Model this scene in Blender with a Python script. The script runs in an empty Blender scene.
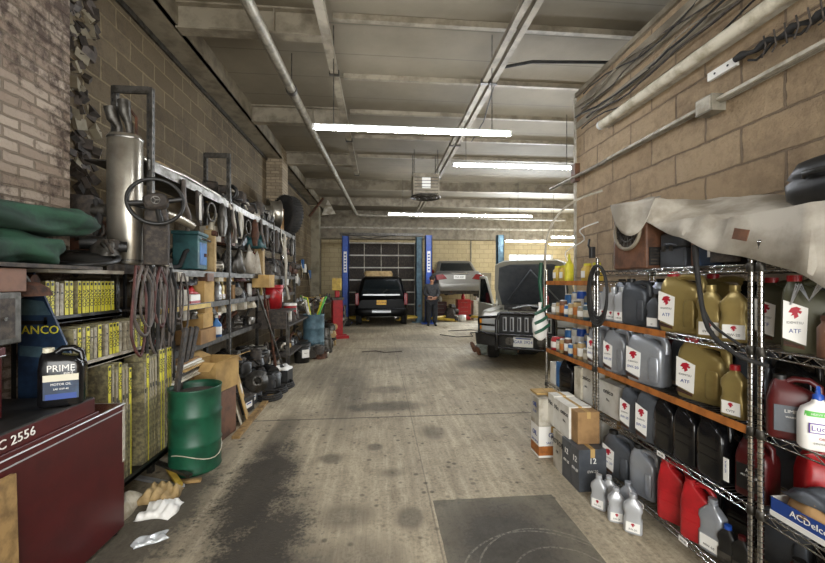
import bpy, math, random
from mathutils import Vector, Matrix
random.seed(7)
C = bpy.context.scene.collection
PI = math.pi
CA, SA = math.cos(math.radians(4.94)), math.sin(math.radians(4.94))

# ---------------------------------------------------------------- camera, world, light, exposure
cam = bpy.data.cameras.new('camera'); camo = bpy.data.objects.new('camera', cam); C.objects.link(camo)
cam.sensor_width = 36; cam.lens = 36 * 370 / 825; cam.clip_start = .05
camo.location = (0, 0, 1.6); camo.rotation_euler = (math.radians(90), 0, -math.radians(4.94))
bpy.context.scene.camera = camo
vs = bpy.context.scene.view_settings
vs.view_transform = 'Standard'; vs.look = 'None'; vs.gamma = 1; vs.use_curve_mapping = False; vs.exposure = 0.98
wd = bpy.data.worlds.new('sky'); bpy.context.scene.world = wd; wd.use_nodes = True
wd.node_tree.nodes['Background'].inputs[0].default_value = (.80, .90, 1, 1)
wd.node_tree.nodes['Background'].inputs[1].default_value = 2.2
def area(name, loc, rot, sx, sy, power, col):
    l = bpy.data.lights.new(name, 'AREA'); l.shape = 'RECTANGLE'; l.size = sx; l.size_y = sy; l.energy = power; l.color = col
    o = bpy.data.objects.new(name, l); C.objects.link(o); o.location = loc; o.rotation_euler = rot; return o
area('street_door_daylight', (0.2, -2.7, 2.0), (math.radians(84), 0, 0), 4.2, 3.0, 130, (1, .93, .82))
area('bay_window_daylight', (6.8, 16.3, 2.5), (math.radians(90), 0, PI), 2.0, 1.2, 500, (.85, .93, 1))

# ---------------------------------------------------------------- pixel helpers (825 x 563)
def kx(u): return (u - 412.5) / 370
def W(u, v, d): k = kx(u); return Vector((d*(SA+k*CA), d*(CA-k*SA), 1.6-(v-281.5)/370*d))
def YX(u, X): k = kx(u); d = X/(SA+k*CA); return d*(CA-k*SA)       # y where the ray meets the plane x = X
def FL(u, v, Z=0): return W(u, v, (1.6-Z)*370/(v-281.5))

# ---------------------------------------------------------------- materials
def lin(c):
    if isinstance(c, str):
        c = c.lstrip('#'); c = [int(c[i:i+2], 16)/255 for i in (0, 2, 4)]
    return tuple((x/12.92 if x <= .04045 else ((x+.055)/1.055)**2.4) for x in c[:3]) + (1,)
MT = {}
def newmat(name):
    m = bpy.data.materials.new(name); m.use_nodes = True; nt = m.node_tree
    return m, nt, nt.nodes['Principled BSDF']
def nd(nt, t, **kw):
    n = nt.nodes.new(t)
    for k, v in kw.items(): setattr(n, k, v)
    return n
def lk(nt, a, b): nt.links.new(a, b)
def mth(nt, op, a, b=None, c=None, clamp=False):
    n = nd(nt, 'ShaderNodeMath', operation=op); n.use_clamp = clamp
    for i, x in enumerate((a, b, c)):
        if x is None: continue
        if isinstance(x, (int, float)): n.inputs[i].default_value = x
        else: lk(nt, x, n.inputs[i])
    return n.outputs[0]
def mixc(nt, f, a, b):
    n = nd(nt, 'ShaderNodeMix', data_type='RGBA')
    if isinstance(f, (int, float)): n.inputs[0].default_value = f
    else: lk(nt, f, n.inputs[0])
    for i, x in ((6, a), (7, b)):
        if isinstance(x, tuple): n.inputs[i].default_value = x
        else: lk(nt, x, n.inputs[i])
    return n.outputs[2]
def noise(nt, co, scale, detail=4, rough=.6):
    n = nd(nt, 'ShaderNodeTexNoise'); n.inputs['Scale'].default_value = scale
    n.inputs['Detail'].default_value = detail; n.inputs['Roughness'].default_value = rough
    if co is not None: lk(nt, co, n.inputs['Vector'])
    return n.outputs['Fac']
def ramp(nt, f, a, b):
    n = nd(nt, 'ShaderNodeMapRange'); n.clamp = True
    lk(nt, f, n.inputs[0]); n.inputs[1].default_value = a; n.inputs[2].default_value = b
    return n.outputs[0]
def bumpn(nt, b, h, s, dist=.01):
    n = nd(nt, 'ShaderNodeBump'); n.inputs['Strength'].default_value = s; n.inputs['Distance'].default_value = dist
    lk(nt, h, n.inputs['Height']); lk(nt, n.outputs[0], b.inputs['Normal'])
def mat(name, col, rough=.55, metal=0, col2=None, scale=9, bump=.15, lo=.42, hi=.62, emit=0, dirt=.0, trans=0):
    if name in MT: return MT[name]
    m, nt, b = newmat(name); MT[name] = m
    b.inputs['Roughness'].default_value = rough; b.inputs['Metallic'].default_value = metal
    b.inputs['Base Color'].default_value = lin(col)
    if trans: b.inputs['Transmission Weight'].default_value = trans
    tc = nd(nt, 'ShaderNodeTexCoord').outputs['Object']
    if col2:
        f = ramp(nt, noise(nt, tc, scale, 6), lo, hi)
        lk(nt, mixc(nt, f, lin(col), lin(col2)), b.inputs['Base Color'])
    if bump: bumpn(nt, b, noise(nt, tc, scale*4, 4), bump, .004)
    if emit:
        b.inputs['Emission Color'].default_value = lin(col); b.inputs['Emission Strength'].default_value = emit
    return m

def wallmat(name, c1, c2, mortar, bw, bh, plane, stain='#3b2f22', samt=.5, ms=.012, bump=.6, off=(0, 0), lo=.48, hi=.7, painted=0):
    m, nt, b = newmat(name)
    tc = nd(nt, 'ShaderNodeTexCoord').outputs['Object']
    sp = nd(nt, 'ShaderNodeSeparateXYZ'); lk(nt, tc, sp.inputs[0])
    cb = nd(nt, 'ShaderNodeCombineXYZ')
    a = sp.outputs[1 if plane == 'yz' else 0]
    wob = mth(nt, 'MULTIPLY', mth(nt, 'SUBTRACT', noise(nt, tc, 3.5, 5), .5), .045)
    lk(nt, mth(nt, 'ADD', mth(nt, 'ADD', a, off[0]), wob), cb.inputs[0]); lk(nt, mth(nt, 'ADD', mth(nt, 'ADD', sp.outputs[2], off[1]), wob), cb.inputs[1])
    br = nd(nt, 'ShaderNodeTexBrick'); lk(nt, cb.outputs[0], br.inputs['Vector'])
    br.inputs['Scale'].default_value = 1; br.inputs['Brick Width'].default_value = bw; br.inputs['Row Height'].default_value = bh
    br.inputs['Mortar Size'].default_value = ms; br.inputs['Mortar Smooth'].default_value = .4
    br.inputs['Color1'].default_value = lin(c1); br.inputs['Color2'].default_value = lin(c2); br.inputs['Mortar'].default_value = lin(mortar)
    n1 = noise(nt, tc, 1.3, 8, .65); n2 = noise(nt, tc, 14, 8, .7)
    f = mth(nt, 'MULTIPLY', ramp(nt, mth(nt, 'ADD', mth(nt, 'MULTIPLY', n1, .6), mth(nt, 'MULTIPLY', n2, .4)), lo, hi), samt)
    col = mixc(nt, f, br.outputs['Color'], lin(stain))
    lk(nt, col, b.inputs['Base Color']); b.inputs['Roughness'].default_value = .8
    h = mth(nt, 'ADD', mth(nt, 'MULTIPLY', br.outputs['Fac'], -1.0), mth(nt, 'MULTIPLY', noise(nt, tc, 22, 8, .75), 1.2))
    h = mth(nt, 'ADD', h, mth(nt, 'MULTIPLY', n1, .8))
    bumpn(nt, b, h, bump, .02)
    return m

def floormat():
    m, nt, b = newmat('oily_concrete')
    tc = nd(nt, 'ShaderNodeTexCoord').outputs['Object']
    sp = nd(nt, 'ShaderNodeSeparateXYZ'); lk(nt, tc, sp.inputs[0]); X, Y = sp.outputs[0], sp.outputs[1]
    n1 = noise(nt, tc, .9, 8, .65); n2 = noise(nt, tc, 5, 8, .7); n3 = noise(nt, tc, 40, 5, .7)
    col = mixc(nt, ramp(nt, n1, .35, .65), lin('#bdb095'), lin('#9c907a'))
    col = mixc(nt, mth(nt, 'MULTIPLY', ramp(nt, n2, .5, .75), .55), col, lin('#5e574a'))
    col = mixc(nt, mth(nt, 'MULTIPLY', ramp(nt, n3, .45, .7), .55), col, lin('#5c5444'))
    mp = nd(nt, 'ShaderNodeMapping'); lk(nt, tc, mp.inputs[0]); mp.inputs['Scale'].default_value = (9, .7, 1)
    n4 = noise(nt, mp.outputs[0], 1.6, 8, .7)
    col = mixc(nt, mth(nt, 'MULTIPLY', ramp(nt, n4, .42, .68), .5), col, lin('#6a6150'))
    col = mixc(nt, mth(nt, 'MULTIPLY', ramp(nt, n4, .45, .3), .3), col, lin('#d3c8b0'))
    def blob(cx, cy, rx, ry, e0=.6, e1=1.15, wob=2.6):
        dx = mth(nt, 'DIVIDE', mth(nt, 'SUBTRACT', X, cx), rx); dy = mth(nt, 'DIVIDE', mth(nt, 'SUBTRACT', Y, cy), ry)
        r = mth(nt, 'SQRT', mth(nt, 'ADD', mth(nt, 'MULTIPLY', dx, dx), mth(nt, 'MULTIPLY', dy, dy)))
        r = mth(nt, 'ADD', r, mth(nt, 'MULTIPLY', mth(nt, 'SUBTRACT', mth(nt, 'ADD', mth(nt, 'MULTIPLY', n2, .6), mth(nt, 'MULTIPLY', n3, .4)), .5), wob))
        return mth(nt, 'SUBTRACT', 1.0, ramp(nt, r, e0, e1))
    for (cx, cy, rx, ry, a) in ((-.72, 2.2, .28, .8, .95), (-.95, 3.0, .27, .9, .95), (-1.05, 3.9, .16, .8, .6), (-.55, 2.0, .3, .5, .5), (-.45, 5.6, .3, 1.5, .55), (.05, 4.75, .5, .22, .7), (-.9, 6.5, .35, .9, .4),
                              (.35, 8.2, .9, .8, .35), (-.25, 2.55, .22, .16, .45), (.55, 3.9, .14, .2, .5), (-1.5, 2.6, .28, 1.0, .85), (-.45, 3.4, .12, .1, .6), (.1, 3.1, .12, .08, .4), (-.05, 3.6, .08, .08, .6), (.2, 2.5, .1, .14, .6), (-.15, 2.1, .3, .25, .35), (1.1, 10.5, .9, .8, .35), (2.0, 7.0, .6, .5, .5), (-.8, 12, 1, .6, .4), (.1, 5.5, .35, .2, .45)):
        col = mixc(nt, mth(nt, 'MULTIPLY', blob(cx, cy, rx, ry), a), col, lin('#322d25'))
    # drips
    vo = nd(nt, 'ShaderNodeTexVoronoi'); vo.inputs['Scale'].default_value = 8.5; lk(nt, tc, vo.inputs['Vector'])
    spt = mth(nt, 'SUBTRACT', 1.0, ramp(nt, mth(nt, 'ADD', vo.outputs['Distance'], mth(nt, 'MULTIPLY', n2, .35)), .27, .38))
    col = mixc(nt, mth(nt, 'MULTIPLY', mth(nt, 'MULTIPLY', spt, ramp(nt, n1, .36, .5)), .75), col, lin('#3f392e'))
    # darker repaired slab with its scraped arcs
    dx = mth(nt, 'ABSOLUTE', mth(nt, 'SUBTRACT', X, .83)); dy = mth(nt, 'ABSOLUTE', mth(nt, 'SUBTRACT', Y, 1.75))
    wb = mth(nt, 'MULTIPLY', mth(nt, 'SUBTRACT', n2, .5), .02)
    ins = mth(nt, 'MULTIPLY', mth(nt, 'LESS_THAN', mth(nt, 'ADD', dx, wb), .45), mth(nt, 'LESS_THAN', mth(nt, 'ADD', dy, wb), .93))
    pcol = mixc(nt, ramp(nt, n2, .4, .6), lin('#625d50'), lin('#4d483e'))
    col = mixc(nt, mth(nt, 'MULTIPLY', ins, .85), col, pcol)
    col = mixc(nt, mth(nt, 'MULTIPLY', mth(nt, 'MULTIPLY', blob(.78, 2.2, .33, .42), ins), .75), col, lin('#2b2822'))
    for (cx, cy, rr) in ((.95, 1.9, .42), (1.0, 1.85, .30), (.9, 1.8, .5), (1.02, 1.7, .22)):
        ax = mth(nt, 'SUBTRACT', X, cx); ay = mth(nt, 'SUBTRACT', Y, cy)
        r = mth(nt, 'SQRT', mth(nt, 'ADD', mth(nt, 'MULTIPLY', ax, ax), mth(nt, 'MULTIPLY', ay, ay)))
        ring = mth(nt, 'LESS_THAN', mth(nt, 'ABSOLUTE', mth(nt, 'SUBTRACT', mth(nt, 'ADD', r, mth(nt, 'MULTIPLY', wb, 1.2)), rr)), .006)
        ring = mth(nt, 'MULTIPLY', mth(nt, 'MULTIPLY', ring, ins), ramp(nt, n3, .4, .6))
        col = mixc(nt, mth(nt, 'MULTIPLY', ring, .6), col, lin('#8f897a'))
    # slab joints
    jn = None
    for s, p, w in ((Y, 4.38, .014), (Y, 8.9, .016), (Y, 13.2, .02), (X, .36, .006)):
        l = mth(nt, 'LESS_THAN', mth(nt, 'ABSOLUTE', mth(nt, 'SUBTRACT', mth(nt, 'ADD', s, wb), p)), w)
        if s is X: l = mth(nt, 'MULTIPLY', l, .5)
        jn = l if jn is None else mth(nt, 'MAXIMUM', jn, l)
    col = mixc(nt, mth(nt, 'MULTIPLY', jn, .75), col, lin('#37322a'))
    lk(nt, col, b.inputs['Base Color'])
    lk(nt, mth(nt, 'ADD', .45, mth(nt, 'MULTIPLY', n2, .5)), b.inputs['Roughness'])
    bumpn(nt, b, mth(nt, 'ADD', mth(nt, 'MULTIPLY', n2, .8), mth(nt, 'ADD', n3, mth(nt, 'MULTIPLY', jn, -1.5))), .35, .01)
    return m

def G(n): return GM[n]
GM = {}
def reg(n, *a, **k): GM[n] = mat(n, *a, **k)
reg('black', '#141414', .45, col2='#232220'); reg('rubber', '#1b1a19', .8, col2='#2a2826', bump=.3); reg('grime', '#2b2622', .75, col2='#4a4138', scale=20, bump=.5)
reg('rust', '#5c3a28', .8, .3, col2='#33241c', scale=18, bump=.5); reg('steel', '#8f8d88', .35, .9, col2='#5d5a54', scale=14); reg('chrome', '#c9c8c6', .18, 1, col2='#8f8c86', scale=30, bump=.05)
reg('dsteel', '#5b5853', .45, .7, col2='#38352f', scale=14); reg('alu', '#b3aea2', .32, .85, col2='#948f84', scale=4, bump=.03)
reg('red', '#4a0f10', .38, col2='#38090b', scale=6, bump=.05, lo=.4, hi=.75); reg('redp', '#ab1f24', .35, col2='#901a1e'); reg('blackg', '#0e0e10', .2, bump=0); reg('glass', '#10171a', .06, bump=0)
reg('gold', '#a08d58', .3, .45, col2='#8b7a4b', scale=5, bump=.05); reg('olive', '#4a4a38', .35, .1, bump=.05); reg('silver', '#a3a7ad', .28, .45, col2='#8f939a', scale=5, bump=.05); reg('grey', '#565a60', .35, .25, col2='#4a4e54'); reg('lsilver', '#b4b6b8', .3, .35, bump=0)
reg('white', '#d9d6cd', .6, col2='#c2bcae', scale=6); reg('dirtywhite', '#b9b3a5', .7, col2='#8e8676', scale=7); reg('paper', '#cfc8b6', .8, col2='#a79e88'); reg('label', '#e4e2dc', .5, bump=0)
reg('card', '#9c7a50', .85, col2='#7d5f3d', scale=5, bump=.1); reg('card2', '#b9985f', .85, col2='#9a7c4c', scale=5, bump=.1); reg('wood', '#9b7d4e', .75, col2='#6f5734', scale=12, bump=.3)
reg('blue', '#1f4fae', .4, col2='#17408f', scale=5); reg('bluel', '#2f6fae', .45, col2='#1f4f86'); reg('teal', '#2f5f62', .5, col2='#1f464b', scale=7); reg('green', '#17523a', .42, col2='#0c3324', scale=5, bump=.2, lo=.45, hi=.7); reg('greenb', '#58b04a', .5)
reg('canvas', '#1f4430', .85, col2='#132b20', scale=7, bump=.6); reg('yellow', '#d8cf3a', .5, col2='#b9b030', scale=10); reg('orange', '#b06a2c', .6, col2='#8a5222', scale=14); reg('tarp', '#b5aea1', .85, col2='#8d8577', scale=3.5, bump=.5)
reg('bluegrey', '#54707c', .55, .2, col2='#3c525d', scale=7, bump=.3); reg('navy', '#16283f', .5, col2='#27405e'); reg('tan', '#b49a6c', .7, col2='#957d53'); reg('skin', '#b5856a', .55, bump=0); reg('hair', '#2b211b', .8, bump=.5)
reg('redlamp', '#6a0c10', .2, bump=0); reg('amber', '#d98a1e', .3, bump=0); reg('clear', '#c7cbcc', .12, .3, bump=0); reg('denim', '#23262b', .85, col2='#17191d'); reg('jacket', '#3a3b3d', .85, col2='#26272a', scale=20); reg('greytr', '#7b8076', .85, col2='#626659')
reg('carblack', '#020202', .3, bump=0); reg('carsilver', '#7f7d78', .3, .6, bump=0); reg('jeep', '#a7a599', .35, .4, bump=0); reg('plate', '#dcdcd6', .4, bump=0); reg('platey', '#d9a52c', .4, bump=0); reg('plastic', '#c9c4ae', .4); reg('ybox', '#c7a845', .5, col2='#a98c34')
reg('hose', '#54302b', .65, col2='#382220'); reg('hoseg', '#5f5650', .6, col2='#3d3732'); reg('print', '#1c1c20', .5, bump=0); reg('logo', '#a3122a', .5, bump=0); reg('bprint', '#1f3f86', .5, bump=0); reg('purple', '#5b3f8f', .5, bump=0)
reg('tube', '#f4f8ff', .5, bump=0, emit=55); reg('windowlight', '#dfe6ea', .3, bump=0); reg('fixture', '#d8dad8', .4, bump=0); reg('pipe', '#8d8778', .55, .2, col2='#6c6659'); reg('paintsteel', '#8c8371', .6, .1, col2='#6b6252', scale=4); reg('brownw', '#6e4a34', .6, col2='#4d3324')
reg('wipew', '#a79f8a', .5, col2='#7d7462', scale=30); reg('wiped', '#6a6552', .35, col2='#a09873', scale=30); reg('conc', '#8e8672', .8, col2='#6d6553', scale=3, bump=.4)

GM['carblack'].node_tree.nodes['Principled BSDF'].inputs['Specular IOR Level'].default_value = .12
# ---------------------------------------------------------------- mesh builder
TXT = {}
def textmesh(s):
    if s not in TXT:
        cu = bpy.data.curves.new('writing', 'FONT'); cu.body = s; cu.size = 1; cu.align_x = 'CENTER'; cu.align_y = 'CENTER'; cu.extrude = .02; cu.resolution_u = 2
        o = bpy.data.objects.new('writing', cu); C.objects.link(o)
        bpy.context.view_layer.update()
        me = o.to_mesh(); TXT[s] = ([v.co.copy() for v in me.vertices], [tuple(p.vertices) for p in me.polygons])
        o.to_mesh_clear(); bpy.data.objects.remove(o); bpy.data.curves.remove(cu)
    return TXT[s]
def V(*a): return Vector(a)
def RZ(a): return Matrix.Rotation(a, 4, 'Z')
def TR(x, y, z): return Matrix.Translation((x, y, z))
class MB:
    def __init__(s): s.v, s.f, s.m, s.sm, s.mats, s.T = [], [], [], [], [], Matrix.Identity(4)
    def mi(s, m):
        if isinstance(m, str): m = GM[m]
        if m not in s.mats: s.mats.append(m)
        return s.mats.index(m)
    def add(s, vs, fs, m, smooth=False):
        n = len(s.v); i = s.mi(m); s.v += [s.T @ Vector(v) for v in vs]
        for f in fs: s.f.append([n+k for k in f]); s.m.append(i); s.sm.append(smooth)
        return s
    def box(s, c, d, m='steel', rz=0, R=None):
        x, y, z = d[0]/2, d[1]/2, d[2]/2
        M = R if R is not None else Matrix.Rotation(rz, 4, 'Z')
        vs = [Vector(c) + (M @ Vector((a*x, b*y, e*z))) for e in (-1, 1) for b in (-1, 1) for a in (-1, 1)]
        return s.add(vs, [(0, 2, 3, 1), (4, 5, 7, 6), (0, 1, 5, 4), (2, 6, 7, 3), (0, 4, 6, 2), (1, 3, 7, 5)], m)
    def bb(s, x0, x1, y0, y1, z0, z1, m='steel'):
        return s.box(((x0+x1)/2, (y0+y1)/2, (z0+z1)/2), (abs(x1-x0), abs(y1-y0), abs(z1-z0)), m)
    def loft(s, secs, m, cap=True, smooth=True):
        n = len(secs[0]); vs = [p for q in secs for p in q]; fs = []
        for i in range(len(secs)-1):
            for j in range(n):
                k = (j+1) % n; fs.append((i*n+j, i*n+k, (i+1)*n+k, (i+1)*n+j))
        s.add(vs, fs, m, smooth)
        if cap:
            s.add(secs[0], [tuple(range(n))[::-1]], m); s.add(secs[-1], [tuple(range(n))], m)
        return s
    def rr(s, secs, m, n=20, e=4.0):      # secs: (z, cx, cy, hx, hy): rounded rectangle loft
        out = []
        for (z, cx, cy, hx, hy) in secs:
            r = []
            for j in range(n):
                t = 2*PI*(j+.5)/n; c_, s_ = math.cos(t), math.sin(t)
                r.append((cx+hx*math.copysign(abs(c_)**(2/e), c_), cy+hy*math.copysign(abs(s_)**(2/e), s_), z))
            out.append(r)
        return s.loft(out, m)
    def frame(s, d):
        d = Vector(d).normalized(); a = Vector((0, 0, 1)) if abs(d.z) < .9 else Vector((1, 0, 0))
        u = d.cross(a).normalized(); return u, d.cross(u).normalized()
    def cyl(s, p0, p1, r0, m, r1=None, n=14):
        p0, p1 = Vector(p0), Vector(p1); r1 = r0 if r1 is None else r1; u, w = s.frame(p1-p0)
        ring = lambda p, r: [p + r*(math.cos(2*PI*j/n)*u + math.sin(2*PI*j/n)*w) for j in range(n)]
        return s.loft([ring(p0, r0), ring(p1, r1)][::1], m)
    def tube(s, pts, r, m, n=8, closed=False):
        P = [Vector(p) for p in pts]; N = len(P); secs = []; u = None
        for i in range(N):
            if closed: d = P[(i+1) % N]-P[i-1]
            else: d = P[min(i+1, N-1)]-P[max(i-1, 0)]
            if d.length < 1e-9: d = Vector((0, 0, 1))
            d.normalize()
            if u is None: u, _ = s.frame(d)
            u = (u - d*u.dot(d)); u = u.normalized() if u.length > 1e-6 else s.frame(d)[0]
            w = d.cross(u); rr_ = r[i] if isinstance(r, (list, tuple)) else r
            secs.append([P[i] + rr_*(math.cos(2*PI*j/n)*u+math.sin(2*PI*j/n)*w) for j in range(n)])
        if closed: secs.append(secs[0])
        return s.loft(secs, m, cap=not closed)
    def lathe(s, prof, m, n=24, o=(0, 0, 0), ax='z', sm=True):
        o = Vector(o); secs = []
        for (r, z) in prof:
            q = []
            for j in range(n):
                c_, s_ = r*math.cos(2*PI*j/n), r*math.sin(2*PI*j/n)
                q.append(o + (Vector((c_, s_, z)) if ax == 'z' else Vector((z, c_, s_)) if ax == 'x' else Vector((s_, z, c_))))
            secs.append(q)
        return s.loft(secs, m, smooth=sm)
    def torus(s, R, r, m, o=(0, 0, 0), ax='z', n=28, k=8, sx=1):
        pts = []
        for j in range(n):
            c_, s_ = R*math.cos(2*PI*j/n)*sx, R*math.sin(2*PI*j/n)
            pts.append(Vector(o) + (Vector((c_, s_, 0)) if ax == 'z' else Vector((0, c_, s_)) if ax == 'x' else Vector((c_, 0, s_))))
        return s.tube(pts, r, m, k, closed=True)
    def prism(s, pts, a, b, m, plane='xz'):
        f = {'xz': lambda p, t: (p[0], t, p[1]), 'yz': lambda p, t: (t, p[0], p[1]), 'xy': lambda p, t: (p[0], p[1], t)}[plane]
        n = len(pts); vs = [f(p, a) for p in pts]+[f(p, b) for p in pts]
        fs = [tuple(range(n)), tuple(range(n, 2*n))[::-1]]+[(j, n+j, n+(j+1) % n, (j+1) % n) for j in range(n)]
        return s.add(vs, fs, m)
    def grid(s, fn, nu, nv, m, th=.004):
        P = [[Vector(fn(i/nu, j/nv)) for j in range(nv+1)] for i in range(nu+1)]
        vs = [p for r in P for p in r]; n = len(vs); off = Vector((0, 0, -th))
        idx = lambda i, j: i*(nv+1)+j
        nrm = [Vector((0, 0, 0)) for _ in vs]; fs = []
        for i in range(nu):
            for j in range(nv):
                q = (idx(i, j), idx(i+1, j), idx(i+1, j+1), idx(i, j+1)); fs.append(q)
                nn = (vs[q[2]]-vs[q[0]]).cross(vs[q[3]]-vs[q[1]])
                for k in q: nrm[k] += nn
        low = [vs[i]-(nrm[i].normalized() if nrm[i].length > 0 else Vector((0, 0, 1)))*th for i in range(n)]
        F = fs+[tuple(n+k for k in q[::-1]) for q in fs]
        bd = [idx(i, 0) for i in range(nu)]+[idx(nu, j) for j in range(nv)]+[idx(i, nv) for i in range(nu, 0, -1)]+[idx(0, j) for j in range(nv, 0, -1)]
        for a, b in zip(bd, bd[1:]+bd[:1]): F.append((a, n+a, n+b, b))
        return s.add(vs+low, F, m, True)
    def text(s, st, size, m, M):
        vs, fs = textmesh(st)
        return s.add([M @ (v*size) for v in vs], fs, m)
    def mesh(s, name, bev=0):
        me = bpy.data.meshes.new(name); me.from_pydata([tuple(v) for v in s.v], [], s.f)
        for m in s.mats: me.materials.append(m)
        me.polygons.foreach_set('material_index', s.m); me.polygons.foreach_set('use_smooth', s.sm)
        me.update()
        import bmesh
        b = bmesh.new(); b.from_mesh(me); bmesh.ops.recalc_face_normals(b, faces=b.faces); b.to_mesh(me); b.free()
        if bev: me['bev'] = bev
        return me
def FRONT(x, y, z): return TR(x, y, z) @ Matrix.Rotation(PI/2, 4, 'X')                         # writing that faces local -Y
def LEFTF(x, y, z): return TR(x, y, z) @ Matrix.Rotation(-PI/2, 4, 'Z') @ Matrix.Rotation(PI/2, 4, 'X')   # faces -X
def RIGHTF(x, y, z): return TR(x, y, z) @ Matrix.Rotation(PI/2, 4, 'Z') @ Matrix.Rotation(PI/2, 4, 'X')   # faces +X

def link(name, me, parent=None):
    o = bpy.data.objects.new(name, me); C.objects.link(o)
    if parent: o.parent = parent
    if me is not None and 'bev' in me:
        b = o.modifiers.new('bevel', 'BEVEL'); b.width = me['bev']; b.segments = 2; b.limit_method = 'ANGLE'
    return o
def tag(o, label, cat, group=None, kind=None):
    o['label'] = label; o['category'] = cat
    if group: o['group'] = group
    if kind: o['kind'] = kind
    return o
def struct(name, b, bev=0, label=None):
    o = link(name, b.mesh(name, bev)); o['kind'] = 'structure'
    if label: o['label'] = label
    return o
# a kit is a list of (part name, mesh, part label or None, [(sub-part name, mesh), ...]); a kit of one unnamed part is a one-mesh thing
def spawn(kit, name, label, cat, loc, rz=0, group=None, sc=None, rot=None):
    if kit[0][0] is None: r = link(name, kit[0][1])
    else: r = link(name, None)
    r.location = loc; r.rotation_euler = rot if rot else (0, 0, rz)
    if sc: r.scale = sc if isinstance(sc, tuple) else (sc, sc, sc)
    tag(r, label, cat, group)
    for p in kit:
        if p[0] is None: continue
        o = link(p[0], p[1], r)
        if len(p) > 2 and p[2]: o['label'] = p[2]
        if len(p) > 3:
            for q in p[3]: link(q[0], q[1], o)
    return r
def one(b, bev=0, nm='mesh'): return [(None, b.mesh(nm, bev))]
SPLIT = {'hanging_rod', 'latch', 'collar', 'end_cap', 'clamp', 'bracket', 'foot', 'seam_band', 'terminal', 'stud', 'swing_arm', 'drawer', 'spoke_pair', 'tail_pipe'}
def pieces(b):
    n = len(b.v); pa = list(range(n)); seen = {}
    def find(i):
        while pa[i] != i: pa[i] = pa[pa[i]]; i = pa[i]
        return i
    for i, v in enumerate(b.v):
        k = (round(v.x, 5), round(v.y, 5), round(v.z, 5))
        if k in seen: pa[find(i)] = find(seen[k])
        else: seen[k] = i
    for f in b.f:
        for k in f[1:]: pa[find(k)] = find(f[0])
    gr = {}
    for fi, f in enumerate(b.f): gr.setdefault(find(f[0]), []).append(fi)
    out = []
    for fs in gr.values():
        q = MB(); mp = {}; q.mats = b.mats
        for fi in fs:
            for k in b.f[fi]:
                if k not in mp: mp[k] = len(q.v); q.v.append(b.v[k])
            q.f.append([mp[k] for k in b.f[fi]]); q.m.append(b.m[fi]); q.sm.append(b.sm[fi])
        out.append(q)
    return out
def K(*parts): return K0([(p[0], q)+tuple(p[2:]) for p in parts for q in (pieces(p[1]) if p[0] in SPLIT else [p[1]])])
def SM(P, n=4):
    P = [Vector(p) for p in P]; out = []
    for i in range(len(P)-1):
        a, b, c, d = P[max(i-1, 0)], P[i], P[i+1], P[min(i+2, len(P)-1)]
        for k in range(n):
            t = k/n; out.append(.5*((2*b)+(c-a)*t+(2*a-5*b+4*c-d)*t*t+(3*b-a-3*c+d)*t**3))
    return out+[P[-1]]
def K0(parts): return [tuple([p[0], p[1].mesh(p[0], p[4] if len(p) > 4 else 0), p[2] if len(p) > 2 else None, [(q[0], q[1].mesh(q[0])) for q in (p[3] if len(p) > 3 and p[3] else [])]]) for p in parts]
ORD = ['first', 'second', 'third', 'fourth', 'fifth', 'sixth', 'seventh', 'eighth', 'ninth', 'tenth', 'eleventh', 'twelfth', 'thirteenth', 'fourteenth', 'fifteenth', 'sixteenth', 'seventeenth', 'eighteenth', 'nineteenth', 'twentieth']

# ================================================================ THE SETTING
XL, XR, ZC, YE, YB = -2.6, 2.45, 4.7, 16.6, -3.0
struct('floor', MB().bb(-2.9, 9.8, YB-.3, YE+.3, -.1, 0, floormat()))
def ceilmat():
    m, nt, b = newmat('painted_deck'); tc = nd(nt, 'ShaderNodeTexCoord').outputs['Object']
    sp = nd(nt, 'ShaderNodeSeparateXYZ'); lk(nt, tc, sp.inputs[0])
    n1 = noise(nt, tc, .7, 6); 
    col = mixc(nt, ramp(nt, n1, .3, .7), lin('#817866'), lin('#675f4f'))
    seam = mth(nt, 'LESS_THAN', mth(nt, 'ABSOLUTE', mth(nt, 'SUBTRACT', mth(nt, 'FRACT', mth(nt, 'DIVIDE', sp.outputs[1], .6)), .5)), .012)
    col = mixc(nt, mth(nt, 'MULTIPLY', seam, .6), col, lin('#4a4539'))
    lk(nt, col, b.inputs['Base Color']); b.inputs['Roughness'].default_value = .8
    bumpn(nt, b, noise(nt, tc, 12, 5), .2); return m
struct('ceiling', MB().bb(-2.9, 9.8, YB-.3, YE+.3, ZC, ZC+.15, ceilmat()))
blk = wallmat('painted_block_left', '#6f614a', '#5a4d38', '#8a7b5e', .41, .205, 'yz', stain='#352a20', samt=.8, bump=.9)
struct('wall_left', MB().bb(-2.9, XL, YB, YE, 0, ZC, blk))
blr = wallmat('painted_block_right', '#c4ab89', '#b69c7a', '#9a846a', .56, .25, 'yz', stain='#66513c', samt=.6, ms=.009, bump=1.8, off=(.2, .1), lo=.47, hi=.66)
struct('wall_right', MB().bb(XR, XR+.3, YB, 4.44, 0, 3.9, blr))
EW = wallmat('end_wall_block', '#c0b08a', '#b3a37e', '#9a8b6a', .41, .205, 'xz', stain='#8d7c5c', samt=.5, bump=.5)
b = MB()
wx0, wx1, wz0, wz1 = 5.9, 8.0, 1.55, 2.85
b.bb(-2.9, -1.5, YE, YE+.3, 0, ZC, EW); b.bb(1.57, wx0, YE, YE+.3, 0, ZC, EW); b.bb(wx1, 9.8, YE, YE+.3, 0, ZC, EW)
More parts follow.
